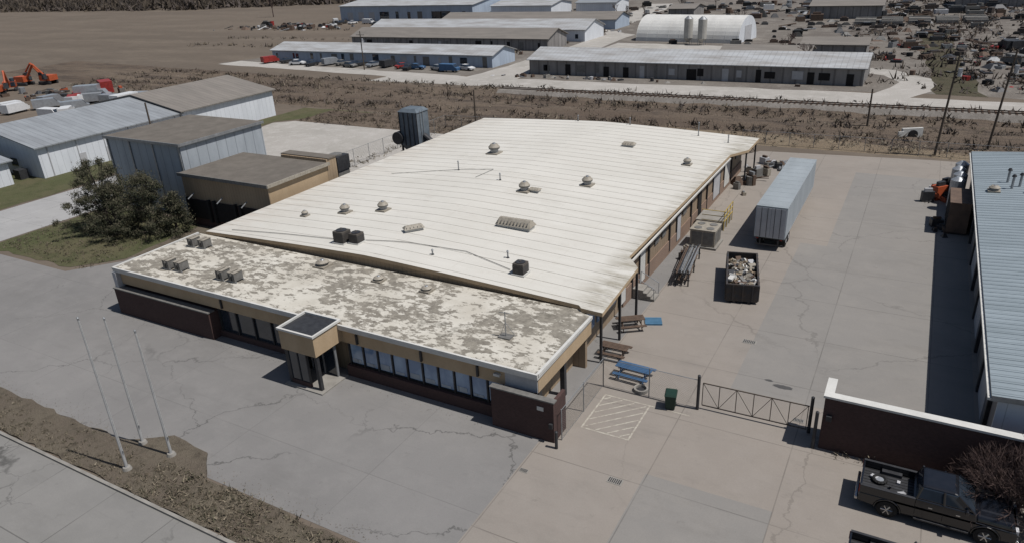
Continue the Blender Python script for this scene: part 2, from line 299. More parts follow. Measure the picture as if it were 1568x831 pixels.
for (x,y,s) in((-7.6,44.6,.45),(-10.6,27.6,.4),(-3.2,36.8,.3),(-15.2,26.3,.25)):
    g=G('storm_drain');g['frame'].box(x-s,x+s,y-s*.6,y+s*.6,.012,.028,M_kerb)
    for i in range(7): g['grate'].box(x-s*.85+i*s*.25,x-s*.72+i*s*.25,y-s*.45,y+s*.45,.028,.04,M_dgalv)
    g.done()
# leaf litter and grit along edges
b=MB();rl=random.Random(77)
for i in range(1500):
    k=rl.random()
    if k<.5: x,y=rl.uniform(-60,-19),18.5+abs(rl.gauss(0,.5))
    elif k<.7: x,y=rl.uniform(-53,-19),29.1-abs(rl.gauss(0,.3))
    elif k<.85: x,y=rl.uniform(-1.5,9),34.6-abs(rl.gauss(0,.3))
    else: x,y=-17+abs(rl.gauss(0,.5)),rl.uniform(46,84)
    s=rl.uniform(.02,.07);a=rl.uniform(0,3);b.add([(x,y,.03),(x+s*math.cos(a),y+s*math.sin(a),.04),(x-s*math.sin(a)*.6,y+s*math.cos(a)*.6,.035)],[(0,1,2)],rl.choice(M_wd))
b.make('leaf_litter')
# ------------------------------------------------------------------ main building
g=G('warehouse_building')
zr=lambda x,y:4.7-.68*(abs(x+34.5)/18.8)**1.25
wl=g['walls']
wl.box(-51.9,-17.3,38,84.3,0,3.8,M_tan)
for yy in(37.95,84.1):
    xs=[-51.9+i*(34.6/20) for i in range(21)];k=len(xs)
    wl.add([(x,yy,3.4) for x in xs]+[(x,yy,zr(x,0)-.2) for x in xs]+[(x,yy+.25,3.4) for x in xs]+[(x,yy+.25,zr(x,0)-.2) for x in xs],[(i,i+1,k+i+1,k+i) for i in range(k-1)]+[(2*k+i+1,2*k+i,3*k+i,3*k+i+1) for i in range(k-1)],M_tanw)
rf=g['roof'];xs=[-52.3+i*(35.2/22) for i in range(23)]
for a,c_ in zip(xs,xs[1:]): rf.slab([(a,37.7),(c_,37.7),(c_,84.5),(a,84.5)],zr,.28,M_roof,M_tanf)
rf.slab([(-17.1,37.7),(-16.8,37.4),(-15.35,37.4),(-15.7,44.8),(-16.9,46.3),(-17.1,46.3)],zr,.28,M_roof,M_tanf)
rf.slab([(-17.1,46.3),(-16.9,46.3),(-16.8,76.2),(-17.1,76.2)],zr,.28,M_roof,M_tanf)
rf.slab([(-17.1,76.2),(-16.8,76.2),(-15.5,79.0),(-15.5,84.5),(-17.1,84.5)],zr,.28,M_roof,M_tanf)
sm=g['roof_seams']
for i in range(31):
    y=38.25+i*1.5
    if y>84.4: break
    xe=-15.6 if y<44 else(-17.0 if 46<y<77 else(-15.7 if y>79 else -16.9))
    ks=[-52.25+(xe+52.25)*j/12 for j in range(13)]
    for xa,xb in zip(ks,ks[1:]):
        za,zb=zr(xa,0),zr(xb,0);sm.add([(xa,y-.025,za),(xb,y-.025,zb),(xb,y+.025,zb),(xa,y+.025,za),(xa,y-.015,za+.025),(xb,y-.015,zb+.025),(xb,y+.015,zb+.025),(xa,y+.015,za+.025)],[(4,5,6,7),(0,1,5,4),(3,7,6,2)],M_roof)
g['plinth'].box(-17.28,-17.2,46,84.2,.0,1.3,M_pinkbrick)
for y in(47.8,51.6,57,63.5,69,74,79): g['downspouts'].box(-17.29,-17.14,y,y+.14,.3,3.7,M_dgalv)
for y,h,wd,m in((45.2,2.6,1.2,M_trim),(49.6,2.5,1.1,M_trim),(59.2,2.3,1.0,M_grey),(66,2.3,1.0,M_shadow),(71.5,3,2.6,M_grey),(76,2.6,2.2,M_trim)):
    g['doors'].box(-17.27,-17.17,y,y+wd,.46,.46+h,m);g['door_frames'].box(-17.27,-17.19,y-.1,y+wd+.1,.40,.56+h,M_dgalv)
for y in(39,41,43): g['windows'].box(-17.28,-17.2,y,y+1.5,1.2,2.7,M_win)
for y in(53.2,55,61,81): g['louvres'].box(-17.28,-17.2,y,y+1.0,2.3,3.1,M_hvac)
for y in(37.9,41.2,44.5): g['canopy_posts'].box(-15.75,-15.6,y,y+.15,0,3.7,M_dgalv)
for y in(79.3,84.1): g['canopy_posts'].box(-15.85,-15.7,y,y+.15,0,3.7,M_dgalv)
g['gutter'].box(-16.78,-16.66,46.4,76.1,3.62,3.76,M_trim)
fw=g['office_walls']
fw.box(-52.6,-17.2,30.3,37.94,0,3.5,M_tanw)
fw.box(-53.0,-16.3,29.8,30.3,2.45,3.5,M_tanf)
fw.box(-16.32,-16.02,29.8,37.2,2.5,3.5,M_tanf)
fw.box(-17.2,-16.32,36.9,37.2,0,3.5,M_tan)
fw.box(-18.2,-16.4,29.77,30.25,0,2.5,M_grey)
fw.box(-18.1,-16.05,29.74,29.8,2.5,3.5,M_grey)
fw.box(-16.45,-16.1,30.0,30.4,0,2.5,M_dgalv);fw.box(-16.45,-16.15,33.4,33.7,0,2.5,M_dgalv)
g['office_brick'].box(-53.4,-42.5,29.25,30.25,0,2.15,M_brick);g['office_brick'].box(-30.1,-18.2,29.7,30.28,0,.8,M_brick);g['office_brick'].box(-42.5,-33.4,29.95,30.28,0,.5,M_brick)
g['office_brick'].box(-53.45,-52.9,29.3,37,0,2.15,M_brick)
g['coping'].box(-53.45,-42.45,29.2,29.8,2.15,2.23,M_hvac)
g['end_pier'].box(-53.35,-52.95,29.4,31,2.23,3.5,M_grey)
fr=g['office_roof'];fr.slab([(-53.3,29.5),(-15.9,29.5),(-15.95,37.1),(-16.8,37.35),(-16.8,37.65),(-53.0,37.65)],lambda x,y:3.8,.3,M_peel,M_trim)
rm=g['roof_edging'];rm.box(-53.3,-15.9,29.46,29.6,3.68,3.87,M_trim);rm.box(-53.34,-53.16,29.6,37.65,3.68,3.87,M_trim);rm.box(-16.03,-15.86,29.6,37.05,3.68,3.87,M_trim)
n=10;x0=-29.9;wd=(11.6)/n
for i in range(n):
    a=x0+i*wd;g['office_windows'].box(a+.1,a+wd-.1,29.98,30.04,.95,2.4,M_win)
    g['window_mullions'].box(a-.05,a+.05,29.9,30.29,.8,2.45,M_dgalv)
    g['window_blinds'].box(a+.16,a+wd-.3,29.96,29.98,1.0,1.15+R.uniform(0,.4),M_bluegrey)
g['window_mullions'].box(x0,x0+11.6,29.94,30.29,2.4,2.45,M_dgalv);g['window_mullions'].box(x0,x0+11.6,29.92,30.29,.8,.93,M_shadow)
for i in range(5):
    a=-42.3+i*1.75;g['office_windows'].box(a+.08,a+1.67,30.12,30.18,.5,2.4,M_glass);g['window_mullions'].box(a-.05,a+.05,30.0,30.29,.5,2.45,M_dgalv)
g['soffit_lights'].box(-18.8,-18.4,29.6,29.8,3.0,3.15,M_trim)
for x in(-41.5,-29,-24,-20): g['wall_scuppers'].box(x,x+.12,29.66,29.8,2.6,3.3,M_dgalv)
e=g['entry_canopy'];e.box(-33.1,-30.2,27.3,29.79,2.6,3.98,M_tanf)
for a in((-33.18,-30.12,27.22,27.36),(-33.18,-30.12,29.66,29.82)): e.box(*a,3.98,4.12,M_trim)
for a in((-33.18,-33.04,27.36,29.66),(-30.26,-30.12,27.36,29.66)): e.box(*a,3.98,4.12,M_trim)
e.box(-33.03,-30.27,27.37,29.65,3.98,4.0,M_dgalv)
for x,y in((-33.0,27.4),(-30.5,27.4)): g['entry_columns'].box(x,x+.22,y,y+.22,0,2.6,M_dgalv)
g['entry_doors'].box(-32.6,-30.5,29.2,29.3,.1,2.5,M_glass);g['entry_glazing'].box(-33.0,-32.95,27.7,29.7,.1,2.6,M_glass);g['entry_glazing'].box(-32.75,-31.2,27.45,27.52,.4,2.5,M_glass)
for x in(-32.7,-31.65,-30.55): g['entry_frames'].box(x,x+.08,29.14,29.32,.1,2.6,M_galv)
for x in(-32.78,-32.0,-31.25): g['entry_frames'].box(x,x+.07,27.4,27.56,.4,2.58,M_dgalv)
g['entry_frames'].box(-32.8,-31.2,27.4,27.58,.02,.42,M_brick)
g['entry_step'].box(-33.2,-30,27.1,29.6,.012,.1,M_kerb)
g.done()
g=G('brick_wing_wall');g['wall'].box(-18.7,-14.75,29.05,29.35,0,2.6,M_brick);g['wall'].box(-14.95,-14.75,29.36,30.6,0,2.6,M_brick);g['coping'].box(-18.75,-14.7,29.0,29.4,2.6,2.68,M_hvac);g['sign_plate'].box(-15.75,-15.35,29.02,29.045,1.95,2.2,M_trim);g['light_fixture'].box(-15.0,-14.8,28.9,29.04,1.0,1.3,M_dgalv);g.done()
g=G('brick_gate_wall');g['wall'].box(-1.9,30,34.75,35.1,0,3.2,M_brick);g['wall'].box(-1.9,-1.6,35.1,36.5,0,3.2,M_brick);g['coping'].box(-1.98,30,34.68,35.17,3.2,3.32,M_trim);g['coping'].box(-1.98,-1.52,35.17,36.6,3.2,3.32,M_trim);g['wall_lamp'].box(-1.72,-1.45,34.55,34.74,1.9,2.2,M_dgalv);g.done()
# ------------------------------------------------------------------ roof equipment
def vent(x,y,z,r=.42,h=.7,name='roof_vent_fan'):
    g=G(name,(x,y,z));g['curb'].box(-r*1.15,r*1.15,-r*1.15,r*1.15,-.35,.14,M_vent);g['neck'].cyl(0,0,.14,h*.5,r*.75,M_galv)
    g['hood'].cyl(0,0,h*.45,h*.62,r*1.0,M_hvac,18,r*1.08);g['hood'].cyl(0,0,h*.62,h*.9,r*1.08,M_vent,18,r*.6);g['cap'].cyl(0,0,h*.9,h,r*.35,M_galv,12,r*.25);g.done()
for x,y,r in((-43.1,45.3,.42),(-40,46.8,.45),(-30.7,55.9,.5),(-26.2,60,.48),(-40.4,67,.6),(-19.8,70.6,.38),(-46.2,43.5,.28)): vent(x,y,zr(x,y),r,r*2.0)
for x,y,r in((-37.7,36.4,.48),(-32,36,.36),(-27.8,36,.36)): vent(x,y,3.8,r,r*1.2)
def acu(x,y,z,s=.9,h=.9,m=M_hvac,name='rooftop_air_conditioner'):
    g=G(name,(x,y,z));s2=s/2;g['base'].box(-s2-.08,s2+.08,-s2-.08,s2+.08,-.3,.1,M_trim);g['housing'].box(-s2,s2,-s2,s2,.1,h,m)
    for i in range(6): g['louvres'].box(-s2-.015,s2+.015,-s2-.015,s2+.015,.18+i*(h-.3)/6,.21+i*(h-.3)/6,M_dgalv)
    g['fan_guard'].cyl(0,0,h,h+.05,s*.42,M_dgalv,18);g['fan_hub'].cyl(0,0,h+.05,h+.09,s*.1,m,10);g.bv['housing']=.03;g.done()
md2=S('brown_ac_housing',(.085,.075,.065),(.06,.053,.047),3,.6)
acu(-38.1,39.3,zr(-38,0),1.0,1.0,md2);acu(-36.9,39.6,zr(-37,0),.85,.85,md2);acu(-22.6,40.1,zr(-22.6,0),.85,.85,md2)
for x,y in((-50.4,35.4),(-48.2,31.4),(-42.6,31.7)):
    for k in(-.75,.45):
        g=G('condenser_unit',(x+k,y+(.1 if k>0 else 0),3.8))
        for q in(0,.42):
            g['housing'].box(q-.12,q+.12,-.4,.4,.12,.75,M_hvac);g['housing'].box(q-.15,q+.15,-.42,.42,.75,.79,M_vent);g['grille'].cyl(q,-.405,.25,.6,.02,M_dgalv,6)
        g['skid'].box(-.2,.62,-.38,-.3,0,.12,M_galv);g['skid'].box(-.2,.62,.3,.38,0,.12,M_galv);g.done()
def curbhood(x,y,L,Wd,h,rot,name='rooftop_exhaust_hood'):
    g=G(name,(x,y,zr(x,y)),rot);g['curb'].box(-L/2,L/2,-Wd/2,Wd/2,-.3,.2,M_trim);g['hood'].fr(-L/2-.1,L/2+.1,-Wd/2-.15,Wd/2+.15,.25,-L/2+.1,L/2-.1,-Wd*.15,Wd*.15,h,M_vent)
    for i in range(int(L/.3)): g['slats'].box(-L/2+.1+i*.3,-L/2+.13+i*.3,-Wd/2-.1,Wd/2+.1,.26,h*.8,M_hvac)
    g.done()
curbhood(-27.1,47.6,3.0,.9,.75,0,'rooftop_skylight_hood');curbhood(-34.2,43.4,1.5,.5,.5,.9);curbhood(-27.6,74.7,1.3,.7,.5,0);curbhood(-29.8,56.2,1.0,.5,.4,0)
for x,y,h in((-40.6,60,.9),(-22,82.5,1.5),(-31,84.2,.8),(-38,84.2,.7),(-24.7,42,.5),(-34.5,58,.6),(-18.2,81,.8),(-30,40,.35)):
    g=G('roof_pipe_stack',(x,y,zr(x,y)));g['pipe'].cyl(0,0,-.1,h,.06,M_galv,8);g['flashing'].cyl(0,0,-.1,.08,.18,M_dgalv,10,.08);g['cap'].cyl(0,0,h,h+.1,.11,M_galv,8,.04);g.done()
for x,y,h in((-19.6,32.6,1.7),):
    g=G('roof_antenna_mast',(x,y,3.8));g['mast'].cyl(0,0,0,h,.035,M_galv,6)
    for k in(-1,1): g['stays'].tube((0,0,h*.6),(k*.5,.3,0),.015,M_galv,4)
    g['antenna'].tube((-.4,0,h-.1),(.4,.1,h-.1),.02,M_galv,4);g['base_plate'].box(-.4,.4,-.3,.3,0,.08,M_hvac);g.done()
b=MB()
pp=[(-50,38.6),(-44,39.2),(-39,39.5),(-33,41),(-28,41.5),(-23.5,40.2)]
def runp(p,q,r):
    for i in range(5):
        a=i/5;c=(i+1)/5;P_=(p[0]+(q[0]-p[0])*a,p[1]+(q[1]-p[1])*a);Q_=(p[0]+(q[0]-p[0])*c,p[1]+(q[1]-p[1])*c);b.tube((*P_,zr(*P_)+.07),(*Q_,zr(*Q_)+.07),r,M_hvac,5)
for p,q in zip(pp,pp[1:]): runp(p,q,.025)
for p,q in(((-47,57),(-40.6,60)),((-40.6,60),(-37,61)),((-37,61),(-37.3,58))): runp(p,q,.022)
b.make('roof_conduit')
# ------------------------------------------------------------------ neighbours left
g=G('loading_dock_building')
g['walls'].box(-65.9,-53.5,46.3,54.5,0,5.35,M_tanf);g['walls'].box(-65.95,-53.45,46.2,46.3,2.9,5.35,M_tanw);g['roof'].box(-66.1,-53.3,46.0,54.7,5.35,5.6,M_gravelroof);g['roof_edging'].box(-66.2,-53.2,45.9,46.0,5.3,5.64,M_hvac);g['roof_edging'].box(-53.3,-53.18,46.0,54.7,5.3,5.64,M_vent)
g['dock_face'].box(-65.8,-53.6,46.1,46.3,0,2.9,M_brick)
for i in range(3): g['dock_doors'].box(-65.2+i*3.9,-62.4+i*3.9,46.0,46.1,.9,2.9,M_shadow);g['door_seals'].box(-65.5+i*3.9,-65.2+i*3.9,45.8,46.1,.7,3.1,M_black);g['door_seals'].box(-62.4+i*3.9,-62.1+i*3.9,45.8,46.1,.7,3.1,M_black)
for x in(-64.3,-60,-56.5): g['canopy_brackets'].tube((x,46,3.6),(x,45.2,3.2),.06,M_galv,6)
g['roof_parapet'].box(-60,-53.5,54.52,56,0,5.9,M_tanw);g['roof_parapet'].box(-60.2,-53.4,54.72,56.1,5.9,6.0,M_gravelroof)
g.done()
g=G('metal_clad_tower_building');g['walls'].box(-80,-67.5,47.9,59.2,0,7.85,M_bluegrey);g['roof'].box(-80.2,-67.3,47.7,59.4,7.85,8.05,M_gravelroof);g['roof_edging'].box(-80.25,-67.25,47.6,47.7,7.8,8.1,M_galv);g['roof_edging'].box(-67.3,-67.2,47.7,59.4,7.8,8.1,M_galv)
for x in(-79.9,-76,-72,-67.7): g['ribs'].box(x-.1,x+.1,47.78,47.9,0,7.8,M_galv)
g.done()
def gable(name,x0,x1,y0,y1,ez,rz,wm,rm,axis='x',over=.5,detail=None,rm2=None):
    g=G(name);g['walls'].box(x0,x1,y0,y1,0,ez,wm)
    if axis=='x':
        ym=(y0+y1)/2
        for x in(x0,x1-.1): g['gables'].add([(x,y0,ez),(x,y1,ez),(x,ym,rz-.08),(x+.1,y0,ez),(x+.1,y1,ez),(x+.1,ym,rz-.08)],[(0,1,2),(5,4,3),(0,2,5,3),(1,4,5,2)],wm)
        s=(rz-ez)/(ym-y0);zf=lambda x,y:rz-abs(y-ym)*s+.05
        g['roof'].slab([(x0-over,y0-over),(x1+over,y0-over),(x1+over,ym),(x0-over,ym)],zf,.15,rm);g['roof'].slab([(x0-over,ym),(x1+over,ym),(x1+over,y1+over),(x0-over,y1+over)],zf,.15,rm2 or rm)
    else:
        xm=(x0+x1)/2
        for y in(y0,y1-.1): g['gables'].add([(x0,y,ez),(x1,y,ez),(xm,y,rz-.08),(x0,y+.1,ez),(x1,y+.1,ez),(xm,y+.1,rz-.08)],[(0,1,2),(5,4,3),(0,2,5,3),(1,4,5,2)],wm)
        s=(rz-ez)/(xm-x0);zf=lambda x,y:rz-abs(x-xm)*s+.05
        g['roof'].slab([(x0-over,y0-over),(xm,y0-over),(xm,y1+over),(x0-over,y1+over)],zf,.15,rm);g['roof'].slab([(xm,y0-over),(x1+over,y0-over),(x1+over,y1+over),(xm,y1+over)],zf,.15,rm)
    if detail: detail(g)
    g.done()
def d1(g):
    for y in(56,60): g['doors'].box(-101,-100.93,y,y+1,0,2.1,M_grey)
    for y in range(52,76,4): g['downspouts'].box(-101,-100.9,y,y+.1,0,4.2,M_grey)
    g['overhead_door'].box(-118,-113,50.55,50.65,0,3.4,M_grey);g['ac_unit'].box(-105,-103.6,49,50.2,0,1.3,M_dgalv);g['window'].box(-108,-106.5,50.6,50.65,1.2,2.3,M_glass)
gable('white_metal_warehouse',-123,-101,50.7,73,4.3,6.2,M_white,M_greyroof,'y',detail=d1)
gable('white_metal_warehouse',-123,-100.6,73.2,92,4.6,6.6,M_white,M_brownroof,'y')
gable('small_white_shed',-122,-102.5,38,47.5,3.2,4.6,M_white,M_greyroof,'y',detail=lambda g:(g['doors'].box(-102.5,-102.44,42,43.2,0,2.1,M_grey),g['window'].box(-102.5,-102.44,44.5,45.5,1,2,M_glass)))
g=G('industrial_dust_collector',(-55.6,73,0));g['legs'].box(-1.4,-1.2,-1.2,-1.0,0,3,M_dgalv)
for a,c in((1.2,-1.2),(-1.4,1),(1.2,1)): g['legs'].box(a,a+.2,c,c+.2,0,3,M_dgalv)
m=S('blue_grey_steel',(.13,.155,.18),(.09,.11,.13),1.5,.5);g['hopper'].fr(-.5,.5,-.5,.5,1.6,-1.4,1.4,-1.2,1.2,3,m);g['casing'].box(-1.4,1.4,-1.2,1.2,3,7.2,m);g['cap'].fr(-1.5,1.5,-1.3,1.3,7.2,-1,1,-.9,.9,7.6,m)
for k in(-1.4,-.7,0,.7,1.3): g['ribs'].box(k,k+.1,-1.28,-1.2,3,7.2,M_dgalv)
g['fan'].tube((-1.7,-1.6,3.9),(-1.7,-.6,3.9),.8,M_dgalv,16);g['duct'].tube((1.4,0,4.2),(2.6,0,3.4),.35,M_dgalv,12);g['ladder'].box(1.45,1.5,-.6,-.55,0,7.4,M_galv);g['ladder'].box(1.45,1.5,-.1,-.05,0,7.4,M_galv);g.done()
g=G('cooling_unit',(-55.8,58.5,0));g['frame'].box(-.9,.9,-.9,.9,0,3.6,M_hvac);g['housing'].box(-1,1,-1,1,3.6,5.2,M_dgalv);g['fan_guard'].cyl(0,0,5.2,5.35,.7,M_hvac,16);g.done()
# ------------------------------------------------------------------ right building
g=G('blue_roof_warehouse');g['walls'].box(5.7,34,36.9,84,0,3.95,M_oldwall);zb=lambda x,y:4.25+max(0,min(x,20)-5.2)*.075-max(0,x-20)*.075
g['roof'].slab([(5.25,36.5),(20,36.5),(20,84.3),(5.25,84.3)],zb,.3,M_brroof,M_galv);g['roof'].slab([(20,36.5),(34.5,36.5),(34.5,84.3),(20,84.3)],zb,.3,M_brroof,M_galv)
for i in range(77):
    y=36.7+i*.62;za,zz=zb(5.25,0),zb(20,0);g['roof_ribs'].add([(5.24,y-.03,za),(20,y-.03,zz),(20,y+.03,zz),(5.24,y+.03,za),(5.24,y-.02,za+.03),(20,y-.02,zz+.03),(20,y+.02,zz+.03),(5.24,y+.02,za+.03)],[(4,5,6,7),(0,1,5,4),(3,7,6,2),(0,4,7,3)],M_brroof)
for i in range(9): g['pilasters'].box(5.5,5.7,39+i*5,39.4+i*5,0,3.94,M_dgalv)
for i in range(4): g['overhead_doors'].box(5.62,5.7,41+i*10,44.5+i*10,0,3.2,M_grey)
g['end_wall'].box(5.6,34,36.75,36.9,0,3.94,M_white);g['gutter'].box(5.1,5.24,36.5,84.3,3.98,4.12,M_trim);g.done()
vent(6.6,70.6,4.35,.4,.6)
for x,y in((7.9,71.6),(8.5,72.3),(7.7,73.5),(9.3,70.5)):
    g=G('roof_pipe_stack',(x,y,4.4));g['pipe'].cyl(0,0,0,1.1,.1,M_galv,8);g['cap'].cyl(0,0,1.1,1.3,.2,M_dgalv,8,.1);g.done()
# ------------------------------------------------------------------ far buildings
def longd(x0,x1,y,n,mt,z0=.8,z1=2.0,wd=1.2):
    def f(g):
        for i in range(n):
            a=x0+(i+.5)*(x1-x0)/n+R.uniform(-1.4,1.4);w2=wd*R.choice((.5,.8,1,1.6));g['openings'].box(a-w2/2,a+w2/2,y-.06,y,z0 if R.random()<.6 else 0,z1+R.uniform(0,.4),R.choice((mt,mt,M_grey,M_hvac)))
    return f
gable('long_metal_shed',-160,-89,149,160,2.9,4.4,M_bluewall,M_rustroof,detail=longd(-159,-90,149,18,M_glass))
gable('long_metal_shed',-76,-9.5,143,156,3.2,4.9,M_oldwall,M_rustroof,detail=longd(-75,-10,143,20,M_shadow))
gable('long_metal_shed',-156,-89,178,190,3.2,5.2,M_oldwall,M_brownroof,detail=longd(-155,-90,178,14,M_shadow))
gable('long_metal_shed',-165,-87,198,212,3.4,5.6,M_white,M_rustroof,detail=longd(-164,-88,198,16,M_glass))
gable('long_metal_shed',-157,-90,229,242,3.2,5.0,M_bluewall,M_brownroof,detail=longd(-156,-91,229,12,M_glass))
gable('tall_metal_warehouse',-228,-160,255,290,6.2,8.2,M_bluewall,M_rustroof,detail=longd(-226,-162,255,10,M_glass,0,3.5,3))
gable('tall_metal_warehouse',-158,-131,266,285,4.8,6.2,M_white,M_rustroof,detail=longd(-156,-133,266,6,M_glass))
gable('tall_metal_warehouse',-129,-112,285,300,4.2,5.6,M_white,M_greyroof)
for a in((-40,-22,165,172,2.6,3.6),(-25,-12,176,184,3,4),(-83,-74,262,275,3.5,4.6),(-36,-15,262,276,4,5.5),(5,40,300,325,5,7)): gable('metal_shed',*a,M_oldwall,M_brownroof)
g=G('quonset_hut',(-57.5,206.5,0),-.12);n=20;r=7;L=14.6
vs=[(xx,math.cos(math.pi*i/n)*r,math.sin(math.pi*i/n)*6.4) for xx in(-L,L) for i in range(n+1)]
mq=S('white_quonset_steel',(.62,.61,.58),(.52,.51,.485),.3,.6)
g['shell'].add(vs,[(i,i+1,n+2+i,n+1+i) for i in range(n)],mq);g['end_walls'].add(vs,[tuple(range(n+1)),tuple(range(2*n+1,n,-1))],M_white)
for k in range(10):
    xx=-L+k*3.2;
    for i in range(n): g['ribs'].tube((xx,math.cos(math.pi*i/n)*r,math.sin(math.pi*i/n)*6.4),(xx,math.cos(math.pi*(i+1)/n)*r,math.sin(math.pi*(i+1)/n)*6.4),.05,mq,4)
g['door'].box(L,L+.06,-2.5,2.5,0,4,M_grey);g.done()
ms=S('silo_steel',(.42,.405,.37),(.33,.315,.29),.5,.6)
for x,y in((-56.5,196),(-52.4,194.5)):
    g=G('storage_silo',(x,y,0));g['barrel'].cyl(0,0,1.6,6.4,1.15,ms,18);g['cone_top'].cyl(0,0,6.4,7.1,1.15,M_galv,18,.3);g['hopper'].cyl(0,0,.5,1.6,.3,ms,14,1.15)
    for a in range(4): g['legs'].cyl(math.cos(a*1.57+.7)*1.1,math.sin(a*1.57+.7)*1.1,0,1.8,.07,M_galv,6)
    g.done()
# ------------------------------------------------------------------ yard objects
g=G('semi_trailer',(-9.65,69.3,0));bx=g['body'];bx.box(-1.28,1.28,-8.1,8.1,1.15,3.92,M_trail);g['roof'].box(-1.3,1.3,-8.12,8.12,3.92,4.0,M_trailtop)
for i in range(27):
    for sx in(-1.31,1.28): g['side_posts'].box(sx,sx+.03,-8.0+i*.6,-7.95+i*.6,1.2,3.9,M_trail)
for i in range(13): g['roof_bows'].box(-1.27,1.27,-7.8+i*1.3,-7.76+i*1.3,4.0,4.008,M_trailtop)
g['rear_doors'].box(-1.2,-.02,-8.15,-8.1,1.25,3.85,M_grey);g['rear_doors'].box(.02,1.2,-8.15,-8.1,1.25,3.85,M_grey)
for x in(-.8,-.3,.3,.8): g['lock_rods'].cyl(x,-8.18,1.2,3.88,.02,M_dgalv,6)
g['underframe'].box(-1.2,1.2,-7.9,7.9,.98,1.15,M_dgalv);g['bumper'].box(-1.15,1.15,-8.1,-8.0,.45,.58,M_dgalv);g['bumper'].box(-.8,-.7,-8.08,-8.0,.58,1.0,M_dgalv);g['bumper'].box(.7,.8,-8.08,-8.0,.58,1.0,M_dgalv)
for y in(-6.6,-5.4):
    for sx in(-1.2,.7): g['wheels'].tube((sx,y,.5),(sx+.5,y,.5),.5,M_black,18);g['hubs'].tube((sx-.01,y,.5),(sx+.51,y,.5),.2,M_grey,10)
    g['axles'].tube((-1,y,.5),(1,y,.5),.07,M_dgalv,6)
for x in(-.8,.8): g['landing_gear'].box(x-.08,x+.08,4.9,5.06,0.02,1.0,M_dgalv)
g['tail_lights'].box(-1.1,-.9,-8.12,-8.1,1.0,1.1,M_red);g['tail_lights'].box(.9,1.1,-8.12,-8.1,1.0,1.1,M_red);g.done()
g=G('roll_off_dumpster',(-10.1,53.1,0),math.radians(13));md=S('dumpster_steel',(.035,.037,.042),(.06,.045,.035),2,.6)
L=3.1;W=1.15;hh=1.5
g['floor'].box(-W,W,-L,L,.2,.3,md)
for a in((-W,-W+.06,-L,L),(W-.06,W,-L,L),(-W+.06,W-.06,-L,-L+.06),(-W+.06,W-.06,L-.06,L)): g['sides'].box(*a,.3,hh,md)
for a in((-W-.05,-W+.09,-L-.05,L+.05),(W-.09,W+.05,-L-.05,L+.05),(-W+.09,W-.09,-L-.05,-L+.09),(-W+.09,W-.09,L-.09,L+.05)): g['top_rail'].box(*a,hh,hh+.09,md)
for i in range(9):
    y=-L+.1+i*.74;g['side_ribs'].box(-W-.08,-W,y,y+.1,.25,hh,md);g['side_ribs'].box(W,W+.08,y,y+.1,.25,hh,md)
for x in(-.7,0,.7): g['end_ribs'].box(x,x+.1,-L-.08,-L,.25,hh,md)
g['skids'].box(-.6,-.45,-L,L,.06,.2,md);g['skids'].box(.45,.6,-L,L,.06,.2,md)
for x in(-.75,.75):
    for y in(-L+.3,L-.3): g['rollers'].tube((x-.08,y,.13),(x+.08,y,.13),.12,M_dgalv,10)
mcb=S('cardboard',(.30,.235,.165),(.22,.17,.12),2,.9)
jm=[M_grey,M_wood,M_wd[2],M_hvac,M_grey,M_vent,M_dgalv,mcb,M_vent,M_wd[1],M_trim,mcb,M_trim]
g['debris_base'].box(-W+.07,W-.07,-L+.07,L-.07,.3,.95,M_wd[1])
for i in range(260):
    mb=g['debris'];yy=R.uniform(-2.75,2.75);mb.T=Matrix.Translation((R.uniform(-.85,.85),yy,R.uniform(.95,1.45 if yy<1 else 1.15)))@Matrix.Rotation(R.uniform(0,6),4,'Z')@Matrix.Rotation(R.uniform(-.8,.8),4,'X')
    a,b_,c=R.uniform(.04,.28),R.uniform(.04,.36),R.uniform(.01,.1);mb.box(-a,a,-b_,b_,-c,c,R.choice(jm))
g.done()
def picnic(x,y,rot,m,L=1.9):
    g=G('picnic_table',(x,y,.012),rot)
    for i in range(5): g['table_top'].box(-L/2,L/2,-.38+i*.155,-.25+i*.155,.72,.765,m)
    for s in(-1,1):
        for i in range(2): g['bench'].box(-L/2,L/2,s*.72-.13+i*.14,s*.72-.01+i*.14,.42,.46,m)
    for xx in(-L*.35,L*.35):
        g['legs'].tube((xx,-.65,0),(xx,-.2,.72),.04,m,4);g['legs'].tube((xx,.65,0),(xx,.2,.72),.04,m,4);g['braces'].box(xx-.03,xx+.03,-.82,.82,.36,.42,m);g['braces'].box(xx-.035,xx+.035,-.36,.36,.66,.72,m)
    g.done()
picnic(-13.1,37.2,-.05,M_blue,2.3);picnic(-15.2,39.2,.0,M_wood);picnic(-15.6,43.3,.6,M_wood)
g=G('shipping_pallet',(-14.4,44.7,.012),.4)
for i in range(7): g['deck_boards'].box(-.6,.6,-.5+i*.15,-.4+i*.15,.11,.135,M_bluep)
for y in(-.5,-.05,.42): g['stringers'].box(-.6,.6,y,y+.08,.0,.108,M_bluep)
g.done()
g=G('fire_ring',(-12.2,35.95,.012))
for i in range(20):
    a=2*math.pi*i/20;c=2*math.pi*(i+1)/20
    g['ring'].add([(math.cos(q)*r,math.sin(q)*r,z) for q in(a,c) for r,z in((.45,0),(.45,.22),(.33,.22),(.33,0))],[(0,4,5,1),(1,5,6,2),(2,6,7,3)],M_kerb)
g['ash'].cyl(0,0,0,.05,.33,M_dgalv,16);g.done()
g=G('wheeled_trash_bin',(-10.05,35.0,.012),.2);g['body'].fr(-.26,.26,-.28,.28,.06,-.33,.33,-.38,.38,1.0,M_green);g['lid'].fr(-.35,.35,-.42,.4,1.0,-.3,.3,-.33,.35,1.1,M_green);g['handle'].tube((-.25,.46,.95),(.25,.46,.95),.02,M_green,6)
